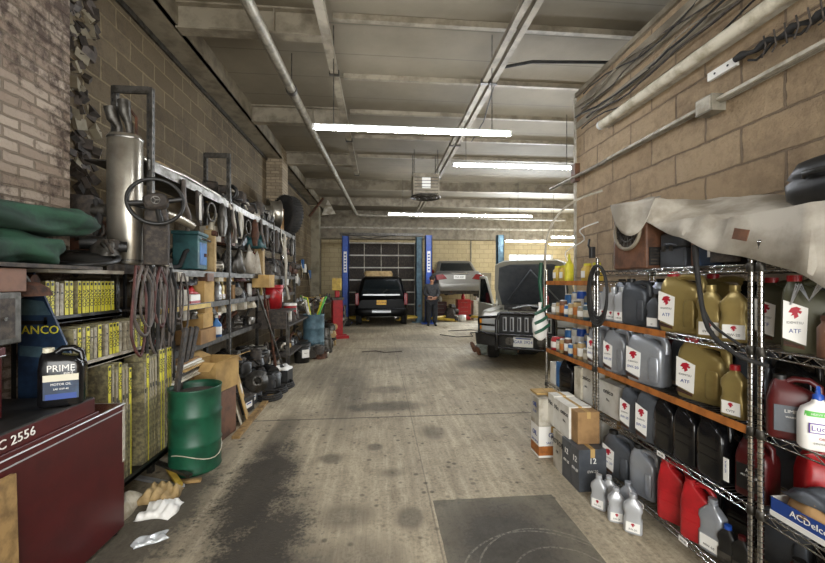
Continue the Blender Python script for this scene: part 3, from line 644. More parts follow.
part(jr, 'seat', MB().rr([(.9, -.38, 2.5, .24, .1), (1.35, -.38, 2.6, .24, .08), (1.5, -.38, 2.6, .12, .06)], 'black').rr([(.9, .38, 2.5, .24, .1), (1.35, .38, 2.6, .24, .08), (1.5, .38, 2.6, .12, .06)], 'black'))
part(jr, 'steering_wheel', MB().torus(.18, .014, 'black', (.38, 1.95, 1.15), 'y', 20, 6))
# open front door on the side seen from the aisle
dm = MB(); dm.T = TR(-.88, 1.5, 0) @ RZ(math.radians(30))
dm.prism([(0, .42), (1.05, .42), (1.08, 1.08), (0, 1.06)], -.04, .02, 'jeep', plane='yz')
dm.tube([(0, .02, 1.06), (-.0, .55, 1.70), (0, .98, 1.72), (0, 1.06, 1.08)], .032, 'jeep', 8)
dm.prism([(.1, .5), (.95, .5), (.98, .95), (.1, .95)], .02, .035, 'grey', plane='yz')
gl = MB(); gl.T = dm.T; gl.prism([(.06, 1.08), (.56, 1.66), (.95, 1.68), (1.03, 1.08)], -.015, -.01, 'glass', plane='yz')
do = part(jr, 'door', dm, 'open front door'); link('door_glass', gl.mesh('door_glass'), do)
for s in (-1, 1):
    for yy in (.85, 3.6):
        t, r = wheel(.37, .24); to = link('wheel', t.mesh('wheel'), jr); to.location = (s*.77, yy, .37); link('rim', r.mesh('rim'), to)
        if yy < 1: to.rotation_euler = (0, 0, math.radians(12))
# bottle standing on the engine
b = MB(); b.lathe([(.07, 0), (.075, .02), (.075, .18), (.03, .26), (.02, .3), (.02, .36), (.001, .36)], 'redp', 18)
q = jr.matrix_basis @ V(.28, .42, 1.13); tag(link('fluid_funnel_bottle', b.mesh('fluid_funnel_bottle')), 'red bottle with a pointed neck standing in the open engine bay', 'bottle').location = q

# ================================================================ PEOPLE
def skin(name, parent, pts, edges, rad, m, root=0, sub=2):
    me = bpy.data.meshes.new(name); me.from_pydata([tuple(p) for p in pts], edges, []); me.materials.append(GM[m])
    o = bpy.data.objects.new(name, me); C.objects.link(o); o.parent = parent
    sk = o.modifiers.new('skin', 'SKIN'); sk.use_smooth_shade = True
    sv = me.skin_vertices[0].data
    for i, r in enumerate(rad): sv[i].radius = (r, r) if not isinstance(r, tuple) else r
    for i in range(len(pts)): sv[i].use_root = (i == root)
    s = o.modifiers.new('smooth', 'SUBSURF'); s.levels = sub; s.render_levels = sub
    return o
def person(label, loc, rz, J, jacket, trousers, shoes, rx=None, hairm='hair'):
    r = link('person', None); r.location = loc; r.rotation_euler = rx if rx else (0, 0, rz); tag(r, label, 'person')
    P = [J[k] for k in ('pelvis', 'waist', 'chest', 'neck', 'chin', 'head')]
    rad = [.15, .14, .17, .055, .06, .095]
    E = [(0, 1), (1, 2), (2, 3), (3, 4), (4, 5)]
    def chain(start, keys, rs):
        prev = start
        for k, q in zip(keys, rs): P.append(J[k]); rad.append(q); E.append((prev, len(P)-1)); prev = len(P)-1
        return prev
    for s in 'LR':
        chain(2, ['sh'+s, 'el'+s, 'wr'+s, 'ha'+s], [.06, .045, .03, .038]); h = len(P)-1
        hb = Vector(J['ha'+s]); d = (hb-Vector(J['wr'+s])).normalized(); u, w_ = MB().frame(d)
        chain(0, ['hi'+s, 'kn'+s, 'an'+s, 'to'+s], [.095, .062, .042, .035])
    body = skin('body', r, P, E, rad, 'skin')
    for s in 'LR':   # five fingers rooted in each palm
        hb = Vector(J['ha'+s]); d = (hb-Vector(J['wr'+s])).normalized(); u, w_ = MB().frame(d); f = MB()
        for i, l in enumerate((.075, .085, .08, .062)):
            a = hb+u*(.03-.02*i)+d*.01; f.tube([a, a+d*l*.5+w_*.008, a+d*l*.85+w_*.025, a+d*l+w_*.04], [.010, .009, .008, .006], 'skin', 8)
        a = hb-d*.03+u*.035; f.tube([a, a+u*.03+d*.03, a+u*.032+d*.06+w_*.01], [.012, .010, .007], 'skin', 8)
        part(r, 'hand', f)
    jk = [J['pelvis'], J['waist'], J['chest'], J['shL'], J['elL'], J['wrL'], J['shR'], J['elR'], J['wrR']]
    skin('jacket', r, jk, [(0, 1), (1, 2), (2, 3), (3, 4), (4, 5), (2, 6), (6, 7), (7, 8)], [.20, .185, .21, .11, .08, .06, .11, .08, .06], jacket)
    tr = [J['pelvis'], J['hiL'], J['knL'], J['anL'], J['hiR'], J['knR'], J['anR']]
    skin('trousers', r, tr, [(0, 1), (1, 2), (2, 3), (0, 4), (4, 5), (5, 6)], [.18, .14, .11, .09, .14, .11, .09], trousers)
    for s in 'LR':
        a, t = Vector(J['an'+s]), Vector(J['to'+s]); d = (t-a).normalized(); sh = MB(); sh.tube([a-d*.07, a-d*.03, a+d*.08, t, t+d*.05], [.035, .055, .05, .048, .025], shoes, 10); part(r, 'shoe', sh)
    hd_ = Vector(J['head']); up = (hd_-Vector(J['neck'])).normalized(); fw = Vector(J['face']).normalized(); side = up.cross(fw)
    h = MB(); h.T = Matrix.Translation(hd_) @ Matrix((tuple(side)+(0,), tuple(fw)+(0,), tuple(up)+(0,), (0, 0, 0, 1))).transposed()
    h.rr([(-.03, 0, -.045, .075, .05), (.03, 0, -.02, .095, .09), (.08, 0, -.015, .092, .095), (.115, 0, -.01, .06, .065), (.125, 0, -.01, .02, .02)], hairm, e=2.2); part(r, 'hair', h)
    f = MB(); f.T = h.T; f.prism([(-.012, -.03), (.012, -.03), (0, .02)], .09, .115, 'skin'); 
    for s in (-1, 1): f.rr([(.005, s*.033, .088, .012, .006), (.018, s*.033, .088, .012, .006)], 'print', 8, 2); f.rr([(-.02, s*.096, 0, .01, .02), (.03, s*.098, 0, .012, .022)], 'skin', 8, 2)
    f.box((0, .088, -.055), (.045, .012, .01), 'hose'); part(r, 'face', f)
    return r
p = FL(431.5, 325)
person('person in dark jacket and black trousers standing by the bright blue lift post', (p.x-.02, p.y-.2, 0), math.radians(0), dict(pelvis=(0, 0, .95), waist=(0, 0, 1.12), chest=(0, .02, 1.36), neck=(0, 0, 1.52), chin=(0, -.03, 1.58), head=(0, -.04, 1.67), face=(-.3, -1, -.25),
    shL=(.19, .02, 1.43), elL=(.25, .0, 1.15), wrL=(.12, -.2, 1.03), haL=(.06, -.25, 1.03), shR=(-.19, .02, 1.43), elR=(-.26, .0, 1.16), wrR=(-.13, -.2, 1.05), haR=(-.07, -.25, 1.06),
    hiL=(.1, 0, .86), knL=(.11, -.02, .49), anL=(.12, 0, .09), toL=(.13, -.15, .04), hiR=(-.1, 0, .86), knR=(-.11, -.02, .49), anR=(-.12, 0, .09), toR=(-.14, -.15, .04)), 'jacket', 'denim', 'black')
# lying under the off-road car, one foot out towards the aisle
person('person in grey trousers and dark shoes lying under the off-road car, feet sticking out', (2.93, 8.05, 0), math.radians(90), dict(pelvis=(0, 0, .13), waist=(0, -.17, .13), chest=(0, -.4, .15), neck=(0, -.57, .13), chin=(0, -.63, .14), head=(0, -.72, .13), face=(0, 0, 1),
    shL=(.19, -.46, .12), elL=(.3, -.2, .1), wrL=(.2, -.02, .2), haL=(.17, .04, .22), shR=(-.19, -.46, .12), elR=(-.3, -.2, .1), wrR=(-.2, -.02, .2), haR=(-.17, .04, .22),
    hiL=(.1, .08, .13), knL=(.14, .46, .2), anL=(.14, .82, .08), toL=(.16, .87, .19), hiR=(-.1, .08, .13), knR=(-.14, .46, .14), anR=(-.16, .80, .07), toR=(-.2, .86, .16)), 'jacket', 'greytr', 'brownw')
# ================================================================ RIGHT WIRE RACKS
ZS = [.13, .54, .91, 1.29, 1.68]; XF, XBK = 1.74, 2.22
def wire_shelf(y0, y1):
    b = MB(); L = y1-y0; D = XBK-XF
    for z in (0, -.032):
        for x in (0, D): b.tube([(x, 0, z), (x, L, z)], .004, 'chrome', 6)
    for y in (0, L): b.tube([(0, y, 0), (D, y, 0)], .004, 'chrome', 6)
    n = max(8, int(L/.04)); 
    for x in (0, D): b.tube([(x, L*i/n, 0 if i % 2 else -.032) for i in range(n+1)], .0028, 'chrome', 5)
    m = int(L/.026)
    for i in range(1, m): b.tube([(0, L*i/m, .003), (D, L*i/m, .003)], .0018, 'steel', 4)
    for x in (.16, .32): b.tube([(x, 0, -.004), (x, L, -.004)], .003, 'chrome', 5)
    return b
def post(H):
    b = MB(); b.cyl((0, 0, .02), (0, 0, H), .0125, 'chrome', n=12)
    z = .05
    while z < H: b.cyl((0, 0, z), (0, 0, z+.004), .0138, 'dsteel', n=12); z += .0254
    b.cyl((0, 0, 0), (0, 0, .02), .018, 'black', n=12); b.lathe([(.0135, H), (.012, H+.01), (.001, H+.014)], 'chrome', 12); return b
def rack(label, y0, y1, H, zs, strips, sl):
    r = link('wire_rack', None); r.location = (XF, y0, 0); tag(r, label, 'shelving rack'); L = y1-y0
    pm = post(H).mesh('post'); cl = MB()
    for x in (0, XBK-XF):
        for y in (0, L):
            o = link('post', pm, r); o.location = (x, y, 0)
    sm = wire_shelf(y0, y1).mesh('shelf')
    for i, z in enumerate(zs):
        o = link('shelf', sm, r); o.location = (0, 0, z)
        c = MB()
        for x in (0, XBK-XF):
            for y in (0, L): q = link('collar', MB().lathe([(.015, -.035), (.019, -.03), (.017, .005), (.014, .008)], 'dsteel', 12).mesh('collar'), o); q.location = (x, y, 0)
        if z in strips: s = MB(); s.bb(-.009, -.005, (L*.42 if z == 1.29 else .015), L-.015, -.034, .006, 'orange'); o2 = link('label_strip', s.mesh('label_strip'), r); o2.location = (0, 0, z); o2['label'] = 'worn orange strip on the shelf edge'
    return r
rack('middle chrome wire rack of the right row, crammed with silver and gold oil jugs', 1.60, 2.84, 1.78, ZS, (.91, 1.29), None)
rack('chrome wire rack nearest to the camera at the right edge, holding red jugs and boxes', .32, 1.555, 1.78, ZS, (), None)
rack('farthest chrome wire rack of the right row, full of cans and yellow tubs', 2.885, 3.76, 1.72, [.13, .54, .90, 1.26, 1.60], (.90, 1.26, 1.60), None)

# ---- bottles. All stand on z = 0 and show their front to local -Y
def logo(b, x, y, z, s):
    b.prism([(x+s*a, z+s*c) for a, c in ((-.9, .1), (-.5, .8), (.2, 1), (.8, .7), (.5, .45), (.9, .3), (.7, -.1), (.3, .1), (.45, -.5), (-.1, -.9), (-.2, -.3), (-.6, -.5), (-.35, 0))], y, y-.0012, 'logo')
def gallon(col, cap, txt='0W-20', lab='label', grip=True, brand='IDEMITSU', lz=0):
    b = MB(); b.rr([(0, 0, 0, .096, .052), (.012, 0, 0, .104, .060), (.18, 0, 0, .104, .060), (.222, 0, 0, .103, .059), (.246, -.008, 0, .092, .054), (.268, -.03, 0, .066, .046), (.287, -.052, 0, .034, .034), (.30, -.055, 0, .026, .026)], col, e=5)
    h = MB(); h.tube([(-.035, 0, .284), (.0, 0, .297), (.05, 0, .297), (.083, 0, .288), (.094, 0, .26), (.093, 0, .2)], [.016, .018, .019, .02, .022, .024], col, 10)
    if grip: h.rr([(.03, .062, -.052, .026, .014), (.045, .062, -.052, .030, .017), (.155, .062, -.052, .030, .017), (.175, .062, -.052, .022, .012)], col, 16, 3)
    c = MB(); c.cyl((-.055, 0, .30), (-.055, 0, .326), .027, cap, n=20)
    for i in range(20): a = 2*PI*i/20; c.box((-.055+.027*math.cos(a), .027*math.sin(a), .312), (.003, .003, .022), cap, rz=a)
    l = MB(); 
    if lab:
        l.prism([(-.098, .062+lz), (-.015, .035+lz), (-.008, .19+lz), (-.095, .222+lz)], -.0605, -.0625, lab)
        if brand: logo(l, -.053, -.0625, .168+lz, .027); l.text(brand, .014, 'print', FRONT(-.054, -.063, .127+lz))
        l.text(txt, .025, 'bprint', FRONT(-.054, -.063, .092+lz)); 
        if brand: l.prism([(-.094, .03), (-.02, .018), (-.022, .032), (-.094, .052)], -.0605, -.062, 'rust')
    P = [('body', b), ('handle', h), ('cap', c)]
    if lab: P.append(('paper_label', l, 'white label with a red mark' if brand else None))
    return K(*P)
def quart(col, cap, txt='0W-20', lab='label', H=.235, w=.05, brand=True, back='rust'):
    s = H/.235; b = MB(); b.rr([(0, 0, 0, w*.92, .028), (.008, 0, 0, w, .031), (.075*s, 0, 0, w, .031), (.09*s, 0, 0, w*.86, .029), (.12*s, 0, 0, w*.86, .029), (.14*s, 0, 0, w, .031), (.165*s, 0, 0, w*.97, .030), (.195*s, 0, 0, w*.5, .022), (.205*s, 0, 0, .016, .016), (.212*s, 0, 0, .016, .016)], col, e=4)
    c = MB(); c.cyl((0, 0, .211*s), (0, 0, H), .019, cap, n=16); c.torus(.0195, .002, cap, (0, 0, .214*s), 'z', 16, 6)
    l = MB(); l.rr([(.014, 0, -.0312, w*.74, .0012), (.072*s, 0, -.0312, w*.74, .0012)], lab, 12, 8)
    if brand: logo(l, 0, -.0325, .056*s, .012)
    if txt: l.text(txt, .015, 'print', FRONT(0, -.033, .03*s))
    return K(('body', b), ('cap', c), ('paper_label', l))
def big_jug(col, cap, lab=None, txt='', H=.33, handle='side', w=.1, d=.065, m2=None):
    b = MB(); b.rr([(0, 0, 0, w*.93, d*.9), (.015, 0, 0, w, d), (H*.60, 0, 0, w, d), (H*.72, -.0, 0, w*.93, d*.95), (H*.84, -w*.32, 0, w*.52, d*.7), (H*.90, -w*.5, 0, .028, .028), (H*.94, -w*.5, 0, .024, .024)], col, e=6)
    for z in (.3, .45): b.rr([(H*z, 0, -.002, w*.9, d), (H*z+.008, 0, -.003, w*.9, d), (H*z+.016, 0, -.002, w*.9, d)], col, 16, 6)
    h = MB(); h.tube([(-w*.35, 0, H*.88), (0, 0, H*.95), (w*.5, 0, H*.95), (w*.85, 0, H*.86), (w*.88, 0, H*.65)], .016, col, 10)
    c = MB(); c.cyl((-w*.5, 0, H*.93), (-w*.5, 0, H), .027, cap, n=18)
    P = [('body', b), ('handle', h), ('cap', c)]
    if lab:
        l = MB(); l.box((0, -d-.0015, H*.34), (w*1.5, .003, H*.42), lab)
        for i, t in enumerate(txt.split('|')): l.text(t, .024 if i == 0 else .014, m2 or 'label', FRONT(0, -d-.004, H*(.46-.09*i)))
        P.append(('paper_label', l))
    return K(*P)
def can(col, top='lsilver', r=.035, H=.12, band=None, txt=None):
    b = MB(); b.lathe([(.001, 0), (r, 0), (r, H*.92), (r*.9, H*.95), (r*.9, H)], col, 18)
    t = MB(); t.lathe([(r*.88, H*.96), (r*.88, H+.008), (.001, H+.01)], top, 18)
    P = [('body', b), ('lid', t)]
    l = MB(); l.lathe([(r+.0006, H*.22), (r+.0012, H*.23), (r+.0012, H*.7), (r+.0006, H*.71)], band or 'label', 18)
    if txt: l.text(txt, r*.5, 'print', FRONT(0, -r-.002, H*.45))
    P.append(('paper_label', l)); return K(*P)
def carton(sx, sy, sz, col, txt=None, txc='print', band=None, tape='card2', side=None, side_txt=None):
    b = MB(); b.box((0, 0, sz/2), (sx, sy, sz), col)
    if band: b.box((0, 0, sz*.22), (sx+.002, sy+.002, sz*.3), band)
    if txt:
        for i, t in enumerate(txt.split('|')):
            zz = sz*(.72-.25*i); s = min(.06, sz*.22) if i == 0 else min(.03, sz*.12)
            b.text(t, s, txc, LEFTF(-sx/2-.002, 0, zz)); b.text(t, s*sx/sy if sx < sy else s, txc, FRONT(0, -sy/2-.002, zz))
    t = MB(); t.box((0, 0, sz+.0005), (sx*.16, sy+.002, .002), tape); t.box((0, -sy/2-.001, sz*.9), (sx*.16, .002, sz*.2), tape)
    f = MB(); f.box((0, 0, sz-.0), (.002, sy*.98, .0035), 'print')
    return [('body', b.mesh('body', .004), None, []), ('tape', t.mesh('tape'), None, []), ('seam', f.mesh('seam'), None, [])]

KT = dict(
  goldgal=gallon('gold', 'redp', 'ATF'), silvgal=gallon('silver', 'black'), silvgal2=gallon('silver', 'black', '5W-30'), darkgal=gallon('olive', 'redp', 'ATF'),
  greygal=gallon('grey', 'black', '0W-20'), silvplain=gallon('silver', 'black', '', None), greyplain=gallon('grey', 'black', '', None, lz=0),
  goldq=quart('gold', 'gold'), goldqr=quart('gold', 'redp', 'CVTF'), silvq=quart('lsilver', 'lsilver', '5W-20'), darkq=quart('grey', 'black', '21', 'label', brand=False), greyq=quart('silver', 'silver', '10W-30', 'label', H=.25, w=.055, brand=False),
  blackjug=big_jug('blackg', 'blackg', H=.31), redjug=big_jug('red', 'black', 'grey', 'LIMITED|WARRANTY', H=.33, w=.11), redfuel=big_jug('redp', 'redp', H=.34, w=.1, d=.07), redtall=big_jug('redp', 'redp', H=.36, w=.085, d=.05),
  maroon=big_jug('red', 'black', 'black', 'ATF|MULTI VEHICLE', H=.29), whiteb=None)
BACK = []
def R(kit, u, lvl, label, cat='oil jug', X=1.82, rz=-74, group=None, sc=None, v=None, nm=None, y=None, z=None):
    y = YX(u, X) if y is None else y
    zz = ZS[lvl]+.004 if z is None else z
    if X > 1.94: BACK.append((lvl, y))
    return spawn(KT[kit] if isinstance(kit, str) else kit, nm or 'oil_jug', label, cat, (X, y, zz), math.radians(rz), group, sc)

# shelf 4 (z 1.29) : from far to near
for i, u in enumerate((606, 614, 622)): R('silvq', u, 3, 'bright silver quart bottle, %s of three at the far end of the upper shelf' % ('farthest', 'middle', 'nearest')[i], 'oil bottle', 1.80, nm='oil_bottle', sc=1.12)
R('greyplain', 638, 3, 'tall dark grey oil jug without a label beside the three silver quart bottles', X=1.84, sc=(.95, .95, 1.0))
R('darkq', 655, 3, 'small dark bottle with a white numbered label left of the big gold jug', 'oil bottle', 1.79, nm='oil_bottle', sc=.95)
R('goldgal', 684, 3, 'large gold oil jug with a red cap and white label on the upper shelf', X=1.82, sc=1.12)
R('goldq', 711, 3, 'gold quart bottle right next to the large gold jug with red cap', 'oil bottle', 1.79, nm='oil_bottle', rz=-60, sc=1.22)
R('goldq', 735, 3, 'gold quart bottle beside the rack post on the upper shelf', 'oil bottle', 1.80, nm='oil_bottle', rz=-55, sc=1.22)
R('goldgal', 724, 3, 'gold oil jug at the back of the upper shelf behind the two gold quarts', X=2.08, sc=1.08)
R('silvplain', 668, 3, 'grey jug at the back of the upper shelf behind the gold jug', X=2.10)
R('greyplain', 628, 3, 'dark grey jug at the back of the upper shelf behind the silver quarts', X=2.10)
# near rack shelf 4
R('darkgal', 785, 3, 'black jug with a red cap on the near rack, half hidden by a hanging hose', X=1.98, sc=1.0)
R('darkgal', 803, 3, 'dark jug with a red cap and a white fluid label on the near rack', X=1.83, y=1.43, rz=-50, sc=(.85, .85, 1.02))
R('redjug', 0, 3, 'reddish jug behind the labelled dark jug on the near rack', X=2.05, y=.86, sc=.9)
jar = MB(); jar.lathe([(.001, 0), (.05, 0), (.052, .01), (.052, .12), (.04, .14), (.04, .15)], 'brownw', 20); jl = MB(); jl.cyl((0, 0, .15), (0, 0, .17), .043, 'rust', n=20)
R(K(('body', jar), ('lid', jl)), 0, 3, 'small brown glass jar beside the labelled dark jug on the near rack', 'jar', X=1.79, y=1.31, nm='jar')
# shelf 3 (z .91)
R('silvgal', 601, 2, 'grey oil jug with white label, farthest on the second shelf down', X=1.80, sc=(.86, 1, 1.05))
R('silvgal', 619, 2, 'grey oil jug with white label, next to the farthest one on the second shelf down', X=1.80, sc=(.9, 1, 1.05))
R('silvgal', 649, 2, 'broad grey oil jug with white label and sculpted grip, left of the gold jug', X=1.81, sc=(1.22, 1.1, 1.08))
R('goldgal', 704, 2, 'gold oil jug on the second shelf down, beside a short gold quart with red cap', X=1.86, sc=(1.2, 1.0, 1.08))
R('goldqr', 735, 2, 'short gold quart bottle with a red cap standing by the rack post', 'oil bottle', 1.79, nm='oil_bottle', rz=-75, sc=1.12)
for i, u in enumerate((606, 636, 690, 722)): R(('greyplain', 'silvplain', 'greyplain', 'blackjug')[i], u, 2, ('grey jug at the back of the second shelf, behind the farthest grey jugs', 'silver jug at the back of the second shelf behind the broad grey jug', 'grey jug at the back of the second shelf behind the gold jug', 'black jug at the back of the second shelf near the rack post')[i], X=2.09)
# near rack shelf 3
R('redjug', 796, 2, 'red jug with a dark grey printed label beside a white squeeze bottle', X=1.81, rz=-45, sc=.82, y=1.475)
wb = MB(); wb.rr([(0, 0, 0, .055, .035), (.01, 0, 0, .06, .04), (.13, 0, 0, .06, .04), (.16, 0, 0, .05, .034), (.185, 0, 0, .02, .02), (.2, 0, 0, .015, .015)], 'label', e=3)
wc = MB(); wc.lathe([(.017, .195), (.017, .215), (.008, .222), (.006, .25), (.001, .252)], 'blue', 14)
wl = MB(); wl.rr([(.135, 0, -.006, .055, .034), (.155, 0, -.003, .050, .034)], 'greenb', 16, 3); wl.rr([(.07, 0, -.0405, .04, .001), (.11, 0, -.0405, .04, .001)], 'purple', 16, 3); wl.rr([(.074, 0, -.0412, .036, .001), (.106, 0, -.0412, .036, .001)], 'label', 16, 3)
wl.text('Lucas', .03, 'purple', FRONT(0, -.043, .09)); wl.text('OIL', .014, 'logo', FRONT(0, -.042, .05)); wl.text('SYNTHETIC', .010, 'print', FRONT(0, -.042, .03)); wl.text('HEAVY DUTY', .011, 'label', FRONT(0, -.041, .145))
R(K(('body', wb), ('cap', wc, 'blue pointed cap'), ('paper_label', wl)), 0, 2, 'white squeeze bottle with a green band, purple lettering and a blue nozzle', 'oil bottle', X=1.79, y=1.37, nm='additive_bottle', rz=-35, sc=1.02)
R('maroon', 0, 2, 'maroon jug at the back of the near rack behind the red jug', X=2.06, y=1.40); R('blackjug', 0, 2, 'black jug at the back of the near rack behind the white bottle', X=2.08, y=1.12)
R('redfuel', 0, 2, 'bright red can at the back of the near rack, nearest to the camera', 'fuel can', X=2.05, y=.8, nm='fuel_can')
# shelf 2 (z .54)
R(carton(.22, .26, .255, 'white', 'onico|No.', 'print'), 607, 1, 'white carton with bold black lettering on the far end of the third shelf down', 'carton', X=1.90, rz=0, nm='carton', y=YX(607, 1.78))
R('greygal', 637, 1, 'grey oil jug with white label next to the white carton on the third shelf', X=1.80, sc=(.9, 1, 1.0))
R('greygal', 655, 1, 'labelled grey oil jug left of the row of black jugs on the third shelf', X=1.80, sc=(.95, 1, 1.08))
for i, u in enumerate((671, 692, 718)): R('blackjug', u, 1, 'glossy black jug without label, %s of the row of three on the third shelf' % ('farthest', 'middle', 'nearest')[i], X=1.81, rz=-90, sc=(.82, 1, 1.12), group=None)
R('maroon', 742, 1, 'dark jug with a maroon printed label right behind the near rack post', X=1.85, sc=(.7, 1, 1.0), y=1.67)
tg = MB(); tg.box((0, 0, .055), (.003, .028, .115), 'label'); tg.text('NET 946 ML', .012, 'bprint', LEFTF(-.0025, 0, .07) @ Matrix.Rotation(PI/2, 4, 'Z')); 
tag(link('paper_tag', tg.mesh('paper_tag')), 'white upright tag hanging at the shelf edge right of the black jugs', 'tag').location = (XF-.012, 1.715, .60)
for i, u in enumerate((640, 668, 700)): R('greyplain', u, 1, ('grey jug at the back of the third shelf behind the labelled grey jugs', 'grey jug at the back of the third shelf behind the farthest black jug', 'grey jug at the back of the third shelf behind the nearest black jug')[i], X=2.09)
# near rack shelf 2
R('redfuel', 0, 1, 'red square fuel can standing right of the near rack post', 'fuel can', X=1.95, y=1.475, rz=-30, nm='fuel_can', sc=(.8, 1, .93))
bx = MB(); bx.bb(-.09, .09, -.16, .16, 0, .006, 'label')
for (a, c_, e, f) in ((-.09, -.085, -.16, .16), (.085, .09, -.16, .16)): bx.bb(a, c_, e, f, 0, .075, 'bprint')
for (e, f) in ((-.16, -.155), (.155, .16)): bx.bb(-.09, .09, e, f, 0, .075, 'label')
bx.bb(-.0925, -.09, -.158, .158, .0, .022, 'label'); bx.text('ACDelco', .034, 'label', LEFTF(-.0915, .02, .05))
R(one(bx), 0, 1, 'open blue and white flat box with crumpled grey paper in it', 'box', X=1.862, y=1.36, rz=0, nm='open_box', sc=1.1)
rnd = random.Random(11)
def crumple(w, l, h, m, seed=1, nz=5, th=.003):
    rr_ = random.Random(seed); ph = [rr_.random()*6 for _ in range(8)]
    def f(a, c_):
        x, y = (a-.5)*w, (c_-.5)*l; e = max(0, 1-(2*a-1)**4)*max(0, 1-(2*c_-1)**4)
        z = h*(.35+.65*e)*(.75+.25*math.sin(nz*a*3+ph[0]+2*math.sin(c_*5+ph[1])))+.12*h*math.sin(11*c_+ph[2]+3*a)+.1*h*math.sin(17*a+ph[3])
        return (x+.05*w*math.sin(7*c_+ph[4]), y+.05*l*math.sin(6*a+ph[5]), max(.003, z*(1 if e > .02 else .1)))
    b = MB(); b.grid(f, 14, 14, m, th); return b
tag(link('grey_paper', crumple(.22, .24, .10, 'card', 4).mesh('grey_paper')), 'crumpled brownish paper heaped in the blue and white box', 'paper').location = (1.88, 1.37, .60)
tag(link('rag', crumple(.18, .2, .06, 'grey', 9).mesh('rag')), 'folded dark grey rag lying on the crumpled paper in the near rack', 'rag').location = (1.86, 1.40, .665)
R('maroon', 0, 1, 'maroon jug at the back of the near rack beside the grey paper', X=2.08, y=.9); R('blackjug', 0, 1, 'black jug at the back of the near rack behind the red fuel can', X=2.08, y=1.42)
# shelf 1 (z .13)
R('greygal', 621, 0, 'grey oil jug with white label at the far end of the lowest shelf', X=1.80, sc=(1.15, 1, 1.0))
R('silvplain', 646, 0, 'dull silver oil jug in the middle of the lowest shelf left of the red cans', X=1.82, sc=(.9, 1, 1))
R('greyplain', 0, 0, 'dark grey jug just left of the red cans on the lowest shelf', X=1.88, y=2.2, sc=(.85, 1, 1))
R('redtall', 674, 0, 'narrow bright red jug, farther of the two on the lowest shelf', X=1.80, rz=-60, sc=(.95, 1, 1.0))
R('redtall', 699, 0, 'narrow bright red jug, nearer of the two on the lowest shelf', X=1.80, rz=-65, sc=(.95, 1, .92))
R('greyq', 713, 0, 'silver bottle standing right of the narrow red jugs on the lowest shelf', 'oil bottle', 1.80, nm='oil_bottle', rz=-75, sc=1.15)
R(quart('black', 'blue', '5W-30', 'dsteel', brand=False), 728, 0, 'black quart bottle with a blue cap on the lowest shelf', 'oil bottle', 1.80, nm='oil_bottle', sc=.85, rz=-70)
R(quart('black', 'red', '5W-30', 'dsteel', brand=False), 742, 0, 'black quart bottle with a dark red cap on the lowest shelf by the post', 'oil bottle', 1.81, nm='oil_bottle', sc=.8, rz=-70)
R('maroon', 0, 0, 'maroon jug low in the near rack under the blue and white box', X=1.86, y=1.44, sc=.85, rz=-40); R('redfuel', 0, 0, 'red can on the lowest shelf of the near rack', 'fuel can', X=1.86, y=1.22, nm='fuel_can', sc=.8)
R(carton(.26, .3, .16, 'card'), 0, 0, 'brown carton on the lowest shelf of the near rack', 'carton', X=1.92, y=.85, rz=0, nm='carton')
for i, y in enumerate((2.5, 1.95, 1.72)): R(('silvplain', 'blackjug', 'greyplain')[i], 0, 0, ('silver jug at the back of the lowest shelf, far end', 'black jug at the back of the lowest shelf behind the red jugs', 'grey jug at the back of the lowest shelf by the near post')[i], X=2.09, y=y)
cnt = {}
for lvl in (0, 1, 2, 3):
    y = 2.72
    while y > 1.0:
        if all(l != lvl or abs(q-y) > .15 for l, q in BACK):
            cnt[lvl] = cnt.get(lvl, 0)+1
            R(('blackjug', 'greyplain', 'blackjug', 'maroon')[(lvl+int(y*10)) % 4], 0, lvl, 'dark jug in the back row of the %s shelf, %s from the far end' % (('lowest', 'third', 'second', 'upper')[lvl], ORD[cnt[lvl]-1]), X=2.11, y=y, rz=-90)
        y -= .205
# bottles on the floor in front of the rack
for i, (u, X, s) in enumerate(((599, 1.54, 1.05), (609, 1.62, .98), (616, 1.57, 1.0), (628, 1.68, 1.0), (633, 1.61, 1.08))):
    spawn(KT['silvq' if i != 3 else 'greyq'], 'oil_bottle', ('silver oil bottle on the floor in front of the rack, farthest of the group', 'silver oil bottle on the floor, second from the far end of the group', 'silver oil bottle with a white label in the middle of the floor group', 'dull silver oil bottle on the floor, closest to the rack shelf', 'silver oil bottle on the floor, nearest to the camera')[i], 'oil bottle', (X, YX(u, X), 0), math.radians(-50+12*(i % 3)), None, (s*1.0, s*1.0, s*.95))
# jugs under / floor level inside: small chip label on the lowest shelf edge
for (y, z, n) in ((2.33, .125, 'lower'), (1.98, .125, 'nearer lower'), (2.15, .54, 'upper')):
    b = MB(); b.box((0, 0, 0), (.003, .06, .03), 'label'); b.text('0W-20', .014, 'print', LEFTF(-.002, 0, 0)); 
    tag(link('price_tag', b.mesh('price_tag')), '%s white tag clipped to a wire shelf edge of the middle rack' % n, 'tag').location = (XF-.012, y, z-.012)
